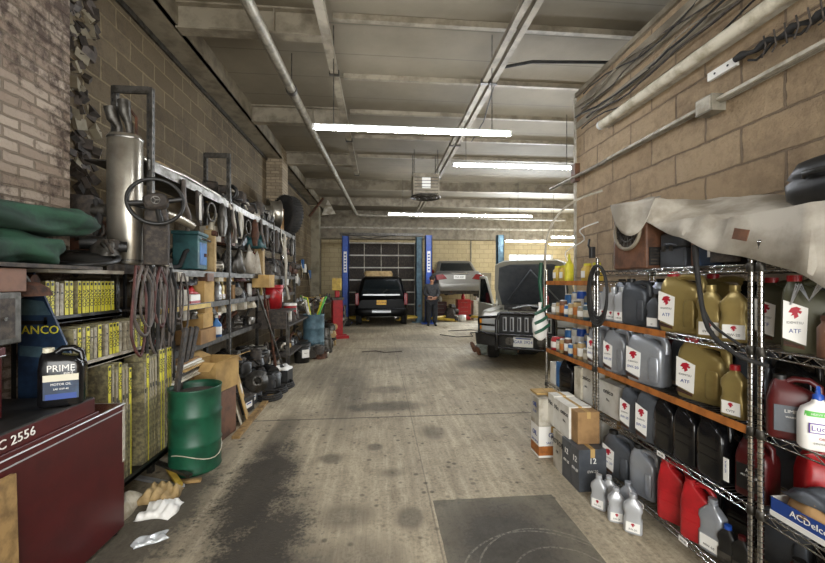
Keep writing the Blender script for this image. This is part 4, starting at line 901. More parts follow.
# ---- cartons piled at the foot of the far rack
def CB(u0, u1, X0, D, z, H, col, label, txt=None, band=None, txc='print', nm='carton'):
    y1, y0 = YX(u0, X0), YX(u1, X0); w = y1-y0
    kit = carton(D, w*.97, H, col, txt, txc, band); return spawn(kit, nm, label, 'carton', (X0+D/2, (y0+y1)/2, z), 0)
CB(531, 539, 1.43, .27, 0, .28, 'label', 'white carton with an orange band on the floor, farthest of the pile', 'OIL|SAE 5W30', 'orange', 'bprint')
CB(531, 539, 1.43, .27, .282, .25, 'dirtywhite', 'off-white carton with blue print stacked on the orange-banded carton', 'OIL|12 QT', None, 'bprint')
CB(530, 537, 1.45, .22, .54, .02, 'card2', 'flat piece of cardboard on top of the farthest cartons')
CB(553, 562, 1.50, .22, 0, .32, 'dirtywhite', 'off-white carton on the floor behind the dark printed cartons', 'MOTOR|OIL')
CB(562, 571, 1.50, .22, 0, .32, 'grey', 'dark printed carton on the floor, farther of the two', '12|0W-20', None, 'label')
CB(571, 579, 1.50, .22, 0, .32, 'grey', 'dark printed carton on the floor, nearest to the silver bottles', '12|0W-20', None, 'label')
CB(548, 554, 1.52, .19, .322, .27, 'white', 'white carton in the upper row, farthest', 'No.')
CB(554, 560, 1.52, .19, .322, .26, 'white', 'white carton in the upper row, second from the far end', 'No.')
CB(560, 569, 1.52, .19, .322, .26, 'white', 'white carton in the upper row left of the brown carton', 'onico|No.')
CB(569, 578, 1.54, .18, .322, .25, 'card', 'brown cardboard carton with a small white label in the upper row')
CB(580, 593, 1.79, .26, .545, .29, 'white', 'tall white carton standing on the third shelf of the far rack', 'onico|No.')
# ---- far rack contents
rnd = random.Random(21)
FZ = [.13, .54, .90, 1.26, 1.60]
tub = MB(); tub.rr([(0, 0, 0, .05, .04), (.11, 0, 0, .052, .042), (.125, 0, 0, .03, .03), (.135, 0, 0, .03, .03)], 'ybox', e=4); tc_ = MB(); tc_.cyl((0, 0, .135), (0, 0, .155), .032, 'yellow', n=16); tl = MB(); tl.box((0, -.043, .06), (.06, .003, .06), 'label')
TUB = K(('body', tub), ('lid', tc_), ('paper_label', tl))
for i, y in enumerate((3.66, 3.52, 3.12, 2.98)): spawn(TUB, 'yellow_tub', 'yellow tub on the top of the far rack, %s from the far end' % ORD[i], 'tub', (1.82, y, FZ[4]+.004), -PI/2)
gb = MB(); gb.rr([(0, 0, 0, .04, .03), (.15, 0, 0, .04, .03), (.2, 0, 0, .012, .012), (.26, 0, 0, .008, .008)], 'yellow', e=3); spawn(one(gb), 'squeeze_bottle', 'tall pale yellow bottle standing between the yellow tubs', 'bottle', (1.80, 3.40, FZ[4]+.004), 0)
cols = ['tan', 'card', 'grey', 'tan', 'brownw', 'tan', 'grey']
for sh, row in ((3, 3.66), (2, 3.66)):
    for i in range(8):
        if sh == 2 and i == 0: continue
        spawn(can(['tan', 'wipew', 'bluegrey', 'dirtywhite', 'tan', 'brownw', 'bluel', 'tan'][(i+sh) % 8], ['lsilver', 'black', 'lsilver', 'white'][i % 4], .036, .105+.02*((i+sh) % 3), ['label', 'paper', 'orange'][i % 3]), 'can', 'small can on the %s orange shelf of the far rack, %s in the front row' % ('upper' if sh == 3 else 'lower', ORD[i]), 'can', (1.79+.005*(i % 2), row-.083*i, FZ[sh]+.004), 0)
    for i in range(6):
        spawn(can(['bluel', 'white', 'blue', 'dirtywhite', 'bluel', 'white'][i], ['white', 'bluel'][i % 2], .045, .2+.02*(i % 3), ['bluel', 'label', 'label'][i % 3]), 'spray_can', 'tall blue or white can behind the small cans, %s on the %s orange shelf' % (ORD[i], 'upper' if sh == 3 else 'lower'), 'can', (1.93+.01*(i % 2), row-.02-.115*i, FZ[sh]+.004), 0)
spawn(can('redp', 'redp', .07, .12), 'can', 'round red tin at the far end of the lower orange shelf', 'can', (1.81, 3.64, FZ[2]+.004), 0)
b = MB(); b.cyl((0, 0, 0), (0, 0, .25), .028, 'label', n=16); b.lathe([(.028, .25), (.012, .26), (.005, .31), (.001, .312)], 'label', 16); spawn(one(b), 'caulk_tube', 'white sealant cartridge standing at the near end of the upper orange shelf', 'sealant tube', (1.79, 2.97, FZ[3]+.004), 0)
R('blackjug', 0, 0, 'black jug with a pale label on the third shelf of the far rack', X=1.81, y=3.40, z=.545, sc=(.9, 1, 1)); 
for i, (y, c1) in enumerate(((3.68, 'white'), (3.55, 'bluel'), (3.20, 'paper'))): spawn(carton(.2, .11, .22+.03*i, c1, None), 'carton', ('white', 'blue', 'cream')[i]+' narrow carton beside the black jug in the far rack', 'carton', (1.87, y, .545), 0)
for i in range(4): spawn(carton(.3, .19, .3, ['card', 'dirtywhite', 'card2', 'white'][i]), 'carton', '%s carton on the bottom shelf of the far rack behind the carton row' % ('brown', 'grey white', 'light brown', 'white')[i], 'carton', (1.98, 3.64-.21*i, .135), 0)
# ---- hanging things at the junction of the racks
b = MB()
for i in range(4):
    b.torus(.20+.012*i, .011, 'rubber', (0, .012*i-.02, -.22-.01*i), 'x', 28, 8, 1); 
b.T = RZ(.25)
spawn(K(('coil', b)), 'hose_coil', 'black hoses coiled in a tall loop hanging from the rack post', 'hose', (1.68, 2.74, 1.74), 0, sc=(1, .55, 1))
b = MB(); b.bb(-.035, .0, -.02, .02, 0, .09, 'black'); b.tube([(-.02, 0, .05), (-.06, -.02, .1), (-.03, .02, .15)], .01, 'black', 6); spawn(one(b, .004), 'spring_clamp', 'black spring clamp gripping the top of the rack post', 'clamp', (1.725, 2.86, 1.79))
b = MB(); b.bb(-.02, .0, -.07, .07, 0, .25, 'hose'); b.bb(-.022, -.02, -.05, .05, .12, .2, 'redp'); spawn(one(b), 'sign_board', 'small faded red card standing against the wall corner above the rack', 'card', (2.449, 3.6, 1.76))
b = MB(); P = [(0, 0, 0), (-.0, .0, .55), (.02, -.03, .8), (.1, -.1, 1.0), (.25, -.2, 1.13), (.45, -.3, 1.2)]
b.tube(SM(P), .012, 'dirtywhite', 8); spawn(one(b), 'air_hose', 'white curved hose rising from the far rack corner to the block wall', 'hose', (1.74, 3.79, 1.3))
b = MB(); b.tube(SM([(0, 0, 0), (.02, .1, .12), (.1, -.1, .22), (.0, -.2, .3), (.12, -.3, .36)]), .006, 'label', 6); spawn(one(b), 'white_cable', 'thin white cable looping above the yellow tubs', 'cable', (1.85, 3.5, 1.78))
b = crumple(.16, .34, .07, 'label', 8); st = MB()
bag = MB(); bag.rr([(-.34, 0, 0, .02, .02), (-.3, 0, 0, .07, .05), (-.16, 0, 0, .085, .06), (-.04, 0, 0, .04, .03), (0, 0, 0, .012, .012), (.06, 0, 0, .02, .01)], 'label', 18, 2.2)
for i in range(3): bag.tube([(-.08, -.05, -.26+.1*i), (0, -.066, -.22+.1*i), (.08, -.05, -.17+.1*i)], .016, 'green', 8)
spawn(one(bag), 'striped_bag', 'green and white striped bag hanging from the far rack post', 'bag', (1.68, 3.78, 1.32))
b = MB(); b.tube([(0, 0, .5), (-.01, .01, .3), (.01, 0, .1), (0, .01, -.1)], .02, 'green', 8); spawn(one(b), 'green_strap', 'green strap hanging above the striped bag', 'strap', (1.70, 3.80, 1.30))
b = MB(); b.tube(SM([(0, 0, 0), (-.0, -.02, -.25), (-.03, -.12, -.55), (-.04, -.3, -.68), (0, -.42, -.72)]), .012, 'rubber', 8); b.tube(SM([(0, .02, 0), (.01, .0, -.25), (-.01, -.1, -.5), (0, -.28, -.63)]), .008, 'rubber', 8)
spawn(one(b), 'hanging_hose', 'black rubber hose hanging from under the canvas past the upper shelf', 'hose', (1.715, 1.88, 1.80), sc=(1, .9, .8))
b = MB()
for i in range(3): b.tube([(0, 0, 0), (-.01, -.03-.01*i, .09), (0, -.07, .02), (.0, -.1-.01*i, .09)], .003, 'lsilver', 6)
spawn(one(b), 'wire_hook', 'bent bright wire hooked on the near rack above the black jugs', 'wire', (1.75, 1.44, 1.50))
# ---- on the top shelves : shop heater, cases, canvas
T = ZS[4]+.006
h = MB(); h.bb(0, .36, -.17, .17, 0, .42, 'brownw')
f = MB(); f.torus(.13, .012, 'paintsteel', (-.012, 0, .27), 'x', 28, 8); f.torus(.08, .006, 'dsteel', (-.012, 0, .27), 'x', 24, 6); f.cyl((-.004, 0, .27), (.0, 0, .27), .125, 'grime', n=28)
for i in range(8): a = PI*i/8; f.tube([(-.01, .12*math.cos(a), .27+.12*math.sin(a)), (-.01, -.12*math.cos(a), .27-.12*math.sin(a))], .004, 'dsteel', 5)
lv = MB()
for i in range(5): lv.bb(.03, .34, -.176, -.17, .03+.022*i, .042+.022*i, 'grime')
lv.bb(.02, .35, -.174, -.17, .02, .14, 'black'); kb = MB(); kb.cyl((.05, -.17, .39), (.05, -.19, .39), .018, 'black'); kb.box((.05, -.05, .43), (.06, .06, .025), 'black')
spawn(K(('casing', h, None, None, .012), ('fan_guard', f), ('louvre', lv), ('knob', kb)), 'shop_heater', 'rust-red metal shop heater with a round fan guard, on top under the canvas', 'heater', (1.73, 2.45, T))
def casek(w, d, h_, m='black', lab=False):
    b = MB(); b.box((0, 0, h_*.28), (w, d, h_*.56), m); b.box((0, 0, h_*.78), (w*.98, d*.98, h_*.42), m)
    l = MB(); l.box((-w/2-.004, 0, h_*.55), (.012, d*.12, h_*.16), 'dsteel'); l.box((-w/2-.004, d*.3, h_*.55), (.012, d*.12, h_*.16), 'dsteel')
    hd_ = MB(); hd_.tube([(-w/2, -d*.2, h_*.62), (-w/2-.03, -d*.15, h_*.66), (-w/2-.03, d*.1, h_*.66), (-w/2, d*.15, h_*.62)], .008, m, 8)
    P = [('body', b, None, None, .012), ('latch', l), ('handle', hd_)]
    if lab: q = MB(); q.box((-w/2-.003, -d*.25, h_*.3), (.004, d*.2, h_*.22), 'label'); P.append(('sticker', q))
    return K(*P)
spawn(casek(.2, .2, .22, 'grey'), 'battery_charger', 'dark grey case right beside the rust-red heater under the canvas', 'case', (1.90, 2.15, T))
spawn(casek(.18, .12, .25, 'navy', True), 'tool_case', 'dark case with a pale sticker under the canvas fold', 'case', (1.88, 1.90, T))
spawn(carton(.16, .08, .24, 'brownw'), 'carton', 'narrow brown box between the two dark cases under the canvas', 'carton', (1.90, 1.99, T))
def lump(w, d, h_, m, seed, parts=7):
    rr_ = random.Random(seed); b = MB()
    for i in range(parts):
        x, y = (rr_.random()-.5)*w*.7, (rr_.random()-.5)*d*.7; s = .2+rr_.random()*.25; r = min(w, d)*s; z0 = r*.6+rr_.random()*max(.001, h_-r*1.5)*.8; k = rr_.random()
        if k < .35: b.cyl((x-r*.7, y, z0), (x+r*.7, y+r*rr_.random(), z0), r*.6, m[i % len(m)], r*.5, 14)
        elif k < .6: b.rr([(z0-r*.5, x, y, r*.7, r*.6), (z0+r*.4, x, y, r*.7, r*.6), (z0+r*.6, x, y, r*.4, r*.4)], m[i % len(m)], 14, 3)
        elif k < .8: b.torus(r*.6, r*.2, m[i % len(m)], (x, y, z0), rr_.choice('xyz'), 18, 7)
        else: b.tube([(x-w*.3, y, r*.2), (x-w*.1, y+d*.2, z0+r*.3), (x+w*.15, y-d*.1, z0), (x+w*.3, y+d*.1, r*.3)], r*.16, m[i % len(m)], 7)
    b.rr([(0, 0, 0, w*.42, d*.42), (h_*.35, 0, 0, w*.36, d*.36), (h_*.6, 0, 0, w*.2, d*.22)], m[0], 16, 3)
    return b
spawn(one(lump(.3, .34, .2, ['black', 'grime', 'dsteel'], 3)), 'car_part', 'black dismantled car part under the middle of the canvas', 'car part', (1.93, 1.72, T))
spawn(one(lump(.3, .3, .16, ['black', 'grime'], 5)), 'car_part', 'black dismantled car part under the canvas above the near rack', 'car part', (1.95, 1.30, T))
spawn(carton(.26, .26, .14, 'card'), 'carton', 'brown carton on the near rack top under the low edge of the canvas', 'carton', (1.93, .95, T))
# canvas draped from the heater down over the tops of the racks
def canv(a, c_):
    y = 2.60-a*1.95
    zf = 2.15-.28*min(1, a/.30)-.54*max(0, (a-.30)/.70); zb = 2.20-.30*a
    xf, xb = 1.70-.02*math.sin(a*20), 2.40
    x = xf+(xb-xf)*c_; z = zf+(zb-zf)*(c_**.6)+.03*math.sin(PI*c_)+.012*math.sin(14*a+5*c_)+.010*math.sin(23*a-9*c_)+.006*math.sin(41*a+17*c_)
    if x > 1.725: z = max(z, 2.135 if y > 2.25 else 1.96 if y > 1.8 else 1.92 if y > 1.2 else 1.87)
    return (x, y, z)
b = MB(); b.grid(canv, 56, 22, 'tarp', .006)
fl = MB(); fl.grid(lambda a, c_: (1.69-.01*c_-.02*math.sin(a*7), 2.58-.5*a, 2.16-.05*a-c_*(.0+.22*math.sin(PI*min(1, a*1.15))**1.0)*1.05-.0*a), 16, 10, 'tarp', .004)
pt = MB(); pt.prism([(1.62, 1.855), (1.55, 1.835), (1.565, 1.785), (1.635, 1.805)], 1.676, 1.680, 'brownw', plane='yz')
spawn(K(('sheet', b), ('fold', fl), ('patch', pt, 'brown patch on the canvas')), 'canvas_sheet', 'dirty cream canvas sheet draped over the tops of the right-hand racks', 'canvas', (0, 0, 0))
b = MB(); b.rr([(-.0, 0, 0, .13, .17), (.03, 0, 0, .16, .2), (.10, 0, 0, .165, .205), (.12, 0, 0, .15, .19), (.13, 0, 0, .16, .2), (.2, 0, 0, .13, .17), (.215, 0, 0, .10, .14)], 'black', 24, 5)
hh = MB(); hh.tube([(-.16, -.06, .12), (-.19, -.04, .13), (-.19, .06, .13), (-.16, .08, .12)], .012, 'black', 8)
spawn(K(('body', b), ('handle', hh)), 'plastic_case', 'black rounded plastic case sitting on the canvas at the right edge', 'case', (2.08, 1.44, 1.955))
# ================================================================ LEFT SIDE, NEAR: tool chest and what stands on it
def place(b, name, label, cat, loc, rz=0, bev=0, group=None, sc=None, rot=None): return spawn(one(b, bev) if isinstance(b, MB) else b, name, label, cat, loc, rz, group, sc, rot)
b = MB(); b.bb(-.5, 0, -1.5, .16, .03, .82, 'red'); 
u = MB(); u.bb(-.5, -.005, -1.5, -.08, .845, .93, 'red'); u.bb(-.5, .004, -1.5, -.06, .82, .845, 'red'); u.bb(-.5, .006, -1.5, .165, .812, .82, 'lsilver')
st = MB(); st.bb(.0, .004, -1.5, .15, .775, .781, 'lsilver'); 
tx = MB(); tx.text('C 2556', .060, 'label', RIGHTF(.0, -.545, .888) @ Matrix.Rotation(.03, 4, 'Z'))
tr = MB(); tr.bb(-.5, .0, -1.5, -.1, .93, .94, 'black')
ft = MB()
for (x, y) in ((-.04, .12), (-.46, .12), (-.04, -1.4), (-.46, -1.4)): ft.cyl((x, y, 0), (x, y, .03), .02, 'black')
ed = MB(); ed.bb(-.002, .003, .14, .162, .45, .8, 'dirtywhite')
lb = MB(); lb.bb(.0, .003, -1.05, -.72, .66, .74, 'red')
for i in range(4): lb.bb(.003, .0045, -1.0, -.78, .672+.016*i, .678+.016*i, 'rust')
for dz in (.2, .45): lb.bb(.0, .006, -1.5, -1.0, dz, dz+.01, 'grime')
spawn(K(('body', b, None, None, .006), ('top_drawer', u, None, None, .004), ('trim_strip', st), ('writing', tx, 'white handwritten number'), ('top_mat', tr), ('foot', ft), ('corner_wear', ed), ('vent', lb)), 'tool_chest', 'dark red metal tool chest in the left foreground, number written in white', 'tool chest', (-1.64, 2.37, 0))
b = MB(); b.box((0, 0, .3), (.025, .20, .6), 'wood'); b.box((.014, .0, .12), (.002, .12, .2), 'green'); b.box((.016, -.02, .1), (.002, .02, .16), 'ybox')
place(b, 'wood_board', 'upright worn wooden board leaning on the front of the red chest', 'board', (-1.60, 1.685, .0), 0, .003, rot=(0, math.radians(-1.5), 0)).scale = (1, 1, 1.25)
# smaller red toolbox standing on the chest
b = MB(); b.bb(-.4, 0, -.55, .0, 0, .30, 'red'); l = MB(); l.bb(-.41, .008, -.56, .008, .30, .34, 'red'); l.bb(-.41, .01, -.56, .01, .297, .303, 'lsilver'); c = MB(); c.bb(.0, .012, -.09, -.04, .22, .33, 'dsteel'); c.bb(.0, .012, -.5, -.45, .22, .33, 'dsteel')
spawn(K(('body', b, None, None, .006), ('lid', l, None, None, .006), ('latch', c)), 'toolbox', 'smaller dark red toolbox standing on the tool chest behind the black jug', 'toolbox', (-1.80, 1.93, .945))
# black oil jug
b = MB(); b.rr([(0, 0, 0, .105, .06), (.012, 0, 0, .112, .066), (.2, 0, 0, .112, .066), (.235, 0, 0, .108, .064), (.262, -.02, 0, .085, .055), (.28, -.06, 0, .04, .035), (.29, -.07, 0, .026, .026)], 'blackg', e=5)
h = MB(); h.tube([(-.04, 0, .278), (0, 0, .305), (.05, 0, .305), (.09, 0, .28), (.1, 0, .225)], .018, 'blackg', 10)
c = MB(); c.cyl((-.07, 0, .285), (-.07, 0, .312), .028, 'plastic', n=20); c.torus(.028, .003, 'plastic', (-.07, 0, .29), 'z', 20, 6)
l = MB(); l.box((.01, -.0665, .105), (.17, .002, .13), 'navy'); l.box((.01, -.068, .155), (.17, .002, .035), 'plastic'); l.text('PRIME', .052, 'label', FRONT(.01, -.0685, .205)); l.text('guard', .02, 'label', FRONT(.045, -.0685, .18)); l.text('MOTOR OIL', .018, 'label', FRONT(.01, -.069, .12)); l.text('SAE 15W-40', .014, 'label', FRONT(.01, -.069, .095)); l.box((.01, -.068, .055), (.15, .002, .03), 'bprint')
spawn(K(('body', b), ('handle', h), ('cap', c, 'cream screw cap'), ('paper_label', l, 'white lettering over a blue and cream label')), 'oil_jug', 'black motor oil jug with a cream cap standing on the red tool chest', 'oil jug', (-1.70, 2.145, .945), math.radians(22), None, (.84, .9, .97))
# grey steel cabinet above the toolbox, clutter and folded green canvas over it
b = MB(); b.bb(-.42, 0, -.7, 0, 0, .26, 'dsteel'); d = MB(); d.bb(.0, .006, -.66, -.04, .03, .23, 'grime'); k = MB(); k.cyl((.006, -.1, .13), (.02, -.1, .13), .01, 'chrome')
spawn(K(('body', b, None, None, .006), ('door', d, None, [('knob', k)])), 'steel_cabinet', 'dark grey steel cabinet stacked on the smaller red toolbox', 'cabinet', (-1.83, 2.06, 1.287))
b = carton(.34, .42, .12, 'brownw'); spawn(b, 'carton', 'low brown carton on the grey steel cabinet under the green canvas', 'carton', (-2.02, 1.9, 1.548))
spawn(one(lump(.3, .26, .13, ['rust', 'dsteel', 'redp'], 31, 5)), 'car_part', 'rusty car part with a red piece beside the brown carton under the green canvas', 'car part', (-1.98, 2.22, 1.52))
b = MB(); b.bb(-.46, .06, -.9, .3, 0, .02, 'grime'); place(b, 'plank', 'dark worn plank carrying the folded green canvas', 'plank', (-1.88, 2.3, 1.675))
def roll(L, ry, rz_, seed, m='canvas', flat=.5):
    r_ = random.Random(seed); ph = [r_.random()*6 for _ in range(6)]; secs = []
    N = 40
    for i in range(N+1):
        t = i/N; s = min(1, (t+.02)*7, (1.02-t)*6)**.4; q = []
        for j in range(26):
            a = 2*PI*j/26; wr = 1+.10*math.sin(2*a+5*t+ph[0])+.09*math.sin(5*a+9*t+ph[1])+.07*math.sin(17*t+3*a+ph[2])+.05*math.sin(9*a-13*t+ph[5])
            x = ry*math.cos(a)*s*wr; z = rz_*(math.copysign(abs(math.sin(a))**.7, math.sin(a)))*s*wr+rz_
            q.append((x+.015*math.sin(6*t+ph[3]), -L/2+L*t, max(.002, z+.01*math.sin(8*t+ph[4]))))
        secs.append(q)
    return MB().loft(secs, m)
place(roll(.85, .20, .075, 3), 'green_canvas', 'green folded canvas lying on the plank, lower of the two bundles', 'canvas', (-2.02, 2.02, 1.695), sc=(1, .93, 1.1))
place(roll(1.15, .19, .07, 8), 'green_canvas', 'long rolled green canvas, upper of the two bundles, reaching past the brick pier', 'canvas', (-1.99, 2.08, 1.87), math.radians(-4), sc=(1, 1, 1.15))
# ---- wiper blade display
r = link('wiper_display', None); r.location = (-2.2, 2.42, 0); tag(r, 'black stepped display rack for yellow wiper blade sleeves beside the red chest', 'display rack')
f = MB()
for y in (0, .98):
    for x, H in ((0, 1.68), (.4, 1.08 if y else 1.08)): f.bb(x-.01, x+.01, y-.01, y+.01, 0, H, 'black')
f.bb(-.01, .42, -.01, .0, .1, .12, 'black'); part(r, 'frame', f)
TI = [(1.80, 2.62, 3.46, .20, 1.075), (1.90, 2.47, 3.22, 1.075, 1.345), (2.00, 2.40, 3.0, 1.375, 1.64)]   # x front, y from, y to, z0, z1
for i, (X, y0, y1, z0, z1) in enumerate(TI):
    s = MB(); s.bb(0, 2.2-X+.02, y0-2.42-.02, y1-2.42+.02, z0-.03, z0-.008, 'black'); s.bb(2.2-X+.005, 2.2-X+.02, y0-2.42-.02, y1-2.42+.02, z0-.035, z0+.012, ['black', 'dirtywhite', 'black'][i]); part(r, 'shelf', s)
s = MB(); s.bb(0, .24, -.05, .60, 1.655, 1.68, 'dirtywhite'); part(r, 'top_board', s, 'dirty white top board')
s = MB(); s.prism([(.06, 1.66), (.14, 1.66), (.42, 1.0), (.42, .86), (.06, .86)], -.035, -.022, 'navy'); s.prism([(.07, 1.50), (.20, 1.48), (.24, 1.40), (.07, 1.40)], -.037, -.035, 'bluegrey'); s.prism([(.07, 1.22), (.32, 1.20), (.34, 1.13), (.07, 1.16)], -.037, -.035, 'bluegrey')
s.text('ANCO', .07, 'yellow', FRONT(.185, -.038, 1.31)); part(r, 'side_panel', s, 'blue side panel with yellow lettering')
def sleeve(H, col, txt=True):
    b = MB(); b.bb(-.17, 0, -.013, .013, 0, H, col); w_ = MB()
    if txt: 
        yh = min(H, .26); w_.bb(0, .0015, -.0125, .0125, H-yh, H-.004, 'yellow'); w_.bb(0, .001, .004, .0125, .01, H-yh, 'yellow'); w_.text('ANCO', .040, 'print', RIGHTF(.002, 0, H-yh*.5) @ Matrix.Rotation(-PI/2, 4, 'Z')); w_.bb(0, .0025, -.008, .008, H-yh*.13, H-yh*.05, 'redp' if False else 'print')
    else: w_.bb(0, .0015, -.009, .009, H*.6, H*.95, 'wipew'); w_.bb(0, .0025, -.006, .006, H*.7, H*.74, 'print')
    return [('body', b.mesh('body', .001), None, []), ('printed_edge', w_.mesh('printed_edge'), None, [])]
SK = {}
rnd = random.Random(17)
for ti, (X, y0, y1, z0, z1) in enumerate(TI):
    n = int((y1-y0)/.034); H0 = z1-z0-.03
    gaps = {0: (7, 8, 9, 10, 16), 1: (7, 13), 2: (6,)}[ti]
    for i in range(n):
        if i in gaps: continue
        ty = ('y' if rnd.random() < (.6, .62, .6)[ti] else rnd.choice('wd')); H = round(H0*(1 if ty == 'y' else rnd.choice((.97, .93))), 3)
        if ti == 0 and i < 9: ty = 'd' if i % 3 else 'y'
        key = (ty, ti, H)
        if key not in SK: SK[key] = sleeve(H, {'y': 'wiped', 'w': 'wipew', 'd': 'wiped'}[ty], ty == 'y')
        tn_ = ('bottom', 'middle', 'top')[ti]
        spawn(SK[key], 'wiper_sleeve', '%s wiper blade sleeve upright on the %s tier of the display rack' % ({'y': 'bright yellow labelled', 'w': 'pale beige', 'd': 'dull olive'}[ty], tn_), 'wiper blade', (-X-.003*rnd.random(), y0+.014+.034*i, z0-.006), rnd.uniform(-.05, .05), '%s sleeves on the %s tier' % ({'y': 'yellow', 'w': 'beige', 'd': 'olive'}[ty], tn_))
# ---- litter on the floor at the foot of the display
place(crumple(.22, .2, .06, 'label', 2, 9), 'plastic_bag', 'crumpled white plastic bag on the floor right of the red chest', 'bag', (-1.52, 2.72, 0))
place(crumple(.24, .22, .09, 'tan', 5, 8), 'paper_bag', 'crumpled tan wrapper behind the white plastic bag', 'wrapper', (-1.62, 2.90, 0))
place(crumple(.24, .3, .10, 'paper', 12), 'paper_bag', 'crumpled pale paper on the floor against the red chest', 'wrapper', (-1.83, 2.75, 0))
for i, (x, y, a, l, m) in enumerate(((-1.76, 3.10, .3, .5, 'lsilver'), (-1.68, 3.16, -.2, .45, 'ybox'), (-1.72, 3.22, .1, .5, 'dsteel'), (-1.58, 3.08, .8, .3, 'wood'))):
    b = MB(); b.bb(-.02, .02, -l/2, l/2, 0, .02, m); place(b, 'scrap_strip', '%s strip lying on the floor between the red chest and the green drum' % ('bright metal', 'yellow', 'dark metal', 'wooden')[i], 'strip', (x, y, .002+.022*(i % 3)), a+.9)
place(crumple(.18, .1, .03, 'clear', 22), 'plastic_wrap', 'clear scrap of plastic wrap on the floor by the lower edge of the red chest', 'wrapper', (-1.42, 2.42, 0), .5)
# ---- green drum
b = MB(); b.lathe([(.001, .0), (.20, .0), (.205, .01), (.2, .03), (.2, .22), (.208, .235), (.2, .25), (.2, .46), (.208, .475), (.2, .49), (.2, .66), (.206, .69), (.207, .70), (.198, .70), (.192, .66), (.19, .60), (.001, .60)], 'green', 40)
s = MB(); s.tube([(.204*math.cos(a_), .204*math.sin(a_), .17+.05*math.sin(2*a_)+.05*a_/3) for a_ in [-2.6+.25*i for i in range(13)]], .004, 'paper', 6); c = MB(); c.lathe([(.001, .60), (.185, .602), (.185, .64), (.1, .66), (.001, .655)], 'grime', 24)
spawn(K(('shell', b), ('paint_drip', s, 'pale line across the drum'), ('contents', c)), 'metal_drum', 'dented dark green metal drum standing in front of the left shelves', 'drum', (-1.60, 3.36, 0), .5)

# ================================================================ LEFT LONG RACK
XLF, XLB = -1.92, -2.20
r = link('steel_shelving', None); r.location = (0, 0, 0); tag(r, 'long grey slotted-steel shelving along the left wall, loaded with car parts', 'shelving')
LV = [.93, 1.36, 1.70, 2.60]
def slotted(x, y, H, flip=1):
    b = MB(); b.bb(x-.02, x+.02, y-.002, y+.002, 0, H, 'dsteel'); b.bb(x+.018, x+.022, y, y+.04*flip, 0, H, 'dsteel')
    z = .1
    while z < H-.05: b.box((x-.004, y-.003, z), (.014, .003, .03), 'black'); b.box((x+.023, y+.02*flip, z), (.003, .014, .03), 'black'); z += .06
    return b
for i, (y, H) in enumerate(((3.26, 3.22), (4.86, 3.22), (6.8, 2.66), (8.45, 2.66))):
    part(r, 'post', slotted(XLF, y, H)); part(r, 'post', slotted(XLB+.0, y, H))
    c = MB(); c.bb(XLB, XLF, y-.01, y+.01, H-.06, H, 'dsteel'); part(r, 'crossbar', c)
for z in LV:
    b = MB(); 
    b.bb(-2.41, XLF, 3.3 if z < 2 else 3.24, 6.2 if z < 1 else 8.5, z-.012, z, 'grime' if z < 2 else 'dsteel'); part(r, 'shelf', b)
    b = MB(); h_ = .05 if z < 2 else .07; b.bb(XLF, XLF+.012, 3.3 if z < 2 else 3.24, 6.2 if z < 1 else 8.5, z-h_, z+.012, 'steel' if z > 2 else 'dsteel'); part(r, 'shelf_edge', b, 'bright front rail' if z > 2 else None)
b = MB(); b.bb(XLF+.012, XLF+.016, 3.35, 4.35, 1.315, 1.36, 'ybox'); part(r, 'label_strip', b, 'yellowed strip on the shelf edge')
# shelf above the wiper display
b = MB(); b.bb(-2.55, -1.98, 2.86, 3.27, 1.70, 1.73, 'dsteel'); b.bb(-1.99, -1.975, 2.86, 3.27, 1.66, 1.735, 'grime'); place(b, 'shelf_board', 'dark steel shelf board carrying the muffler and steering wheels', 'shelf', (0, 0, 0))
# ---- muffler
m_ = MB(); m_.rr([(0, 0, 0, .12, .085), (.02, 0, 0, .135, .095), (.98, 0, 0, .135, .095), (1.0, 0, 0, .12, .085)], 'alu', 32, 2.4)
sm_ = MB()
for z in (.03, .97): sm_.rr([(z-.008, 0, 0, .138, .098), (z, 0, 0, .141, .101), (z+.008, 0, 0, .138, .098)], 'steel', 32, 2.4)
pi_ = MB(); pi_.tube([(-.05, 0, 1.0), (-.05, -.0, 1.06), (-.085, -.02, 1.12), (-.10, -.03, 1.2)], [.03, .03, .05, .055], 'dsteel', 14); pi_.tube([(.04, 0, 1.0), (.03, 0, 1.08), (.01, -.02, 1.16), (-.0, -.02, 1.26)], [.03, .03, .045, .05], 'dsteel', 14); pi_.tube([(.09, 0, 1.0), (.08, .02, 1.15), (.02, .02, 1.22)], .012, 'rust', 8)
spawn(K(('shell', m_), ('seam_band', sm_), ('tail_pipe', pi_)), 'muffler', 'tall shiny exhaust muffler standing upright by the left wall', 'muffler', (-2.03, 3.14, 1.735), .1, sc=(.88, .9, 1.03))
# ---- steering column with its wheel, standing on the shelf edge
w_ = MB(); w_.T = TR(0, 0, .50) @ Matrix.Rotation(math.radians(80), 4, 'X') @ Matrix.Rotation(.2, 4, 'Z')
w_.torus(.185, .015, 'black', (0, 0, 0), 'z', 40, 10); w_.tube([(-.18, 0, 0), (-.05, 0, -.02)], .022, 'black', 8); w_.tube([(.18, 0, 0), (.05, 0, -.02)], .022, 'black', 8); w_.tube([(0, -.18, 0), (0, -.05, -.02)], .02, 'black', 8)
hb = MB(); hb.T = w_.T; hb.rr([(-.03, 0, 0, .085, .065), (.01, 0, 0, .085, .065), (.025, 0, 0, .07, .05)], 'grime', 24, 3); hb.torus(.03, .004, 'steel', (0, 0, .028), 'z', 20, 6)
for a_ in (0, 2.09, 4.19): hb.tube([(0, 0, .03), (.03*math.cos(a_), .03*math.sin(a_), .03)], .004, 'steel', 6)
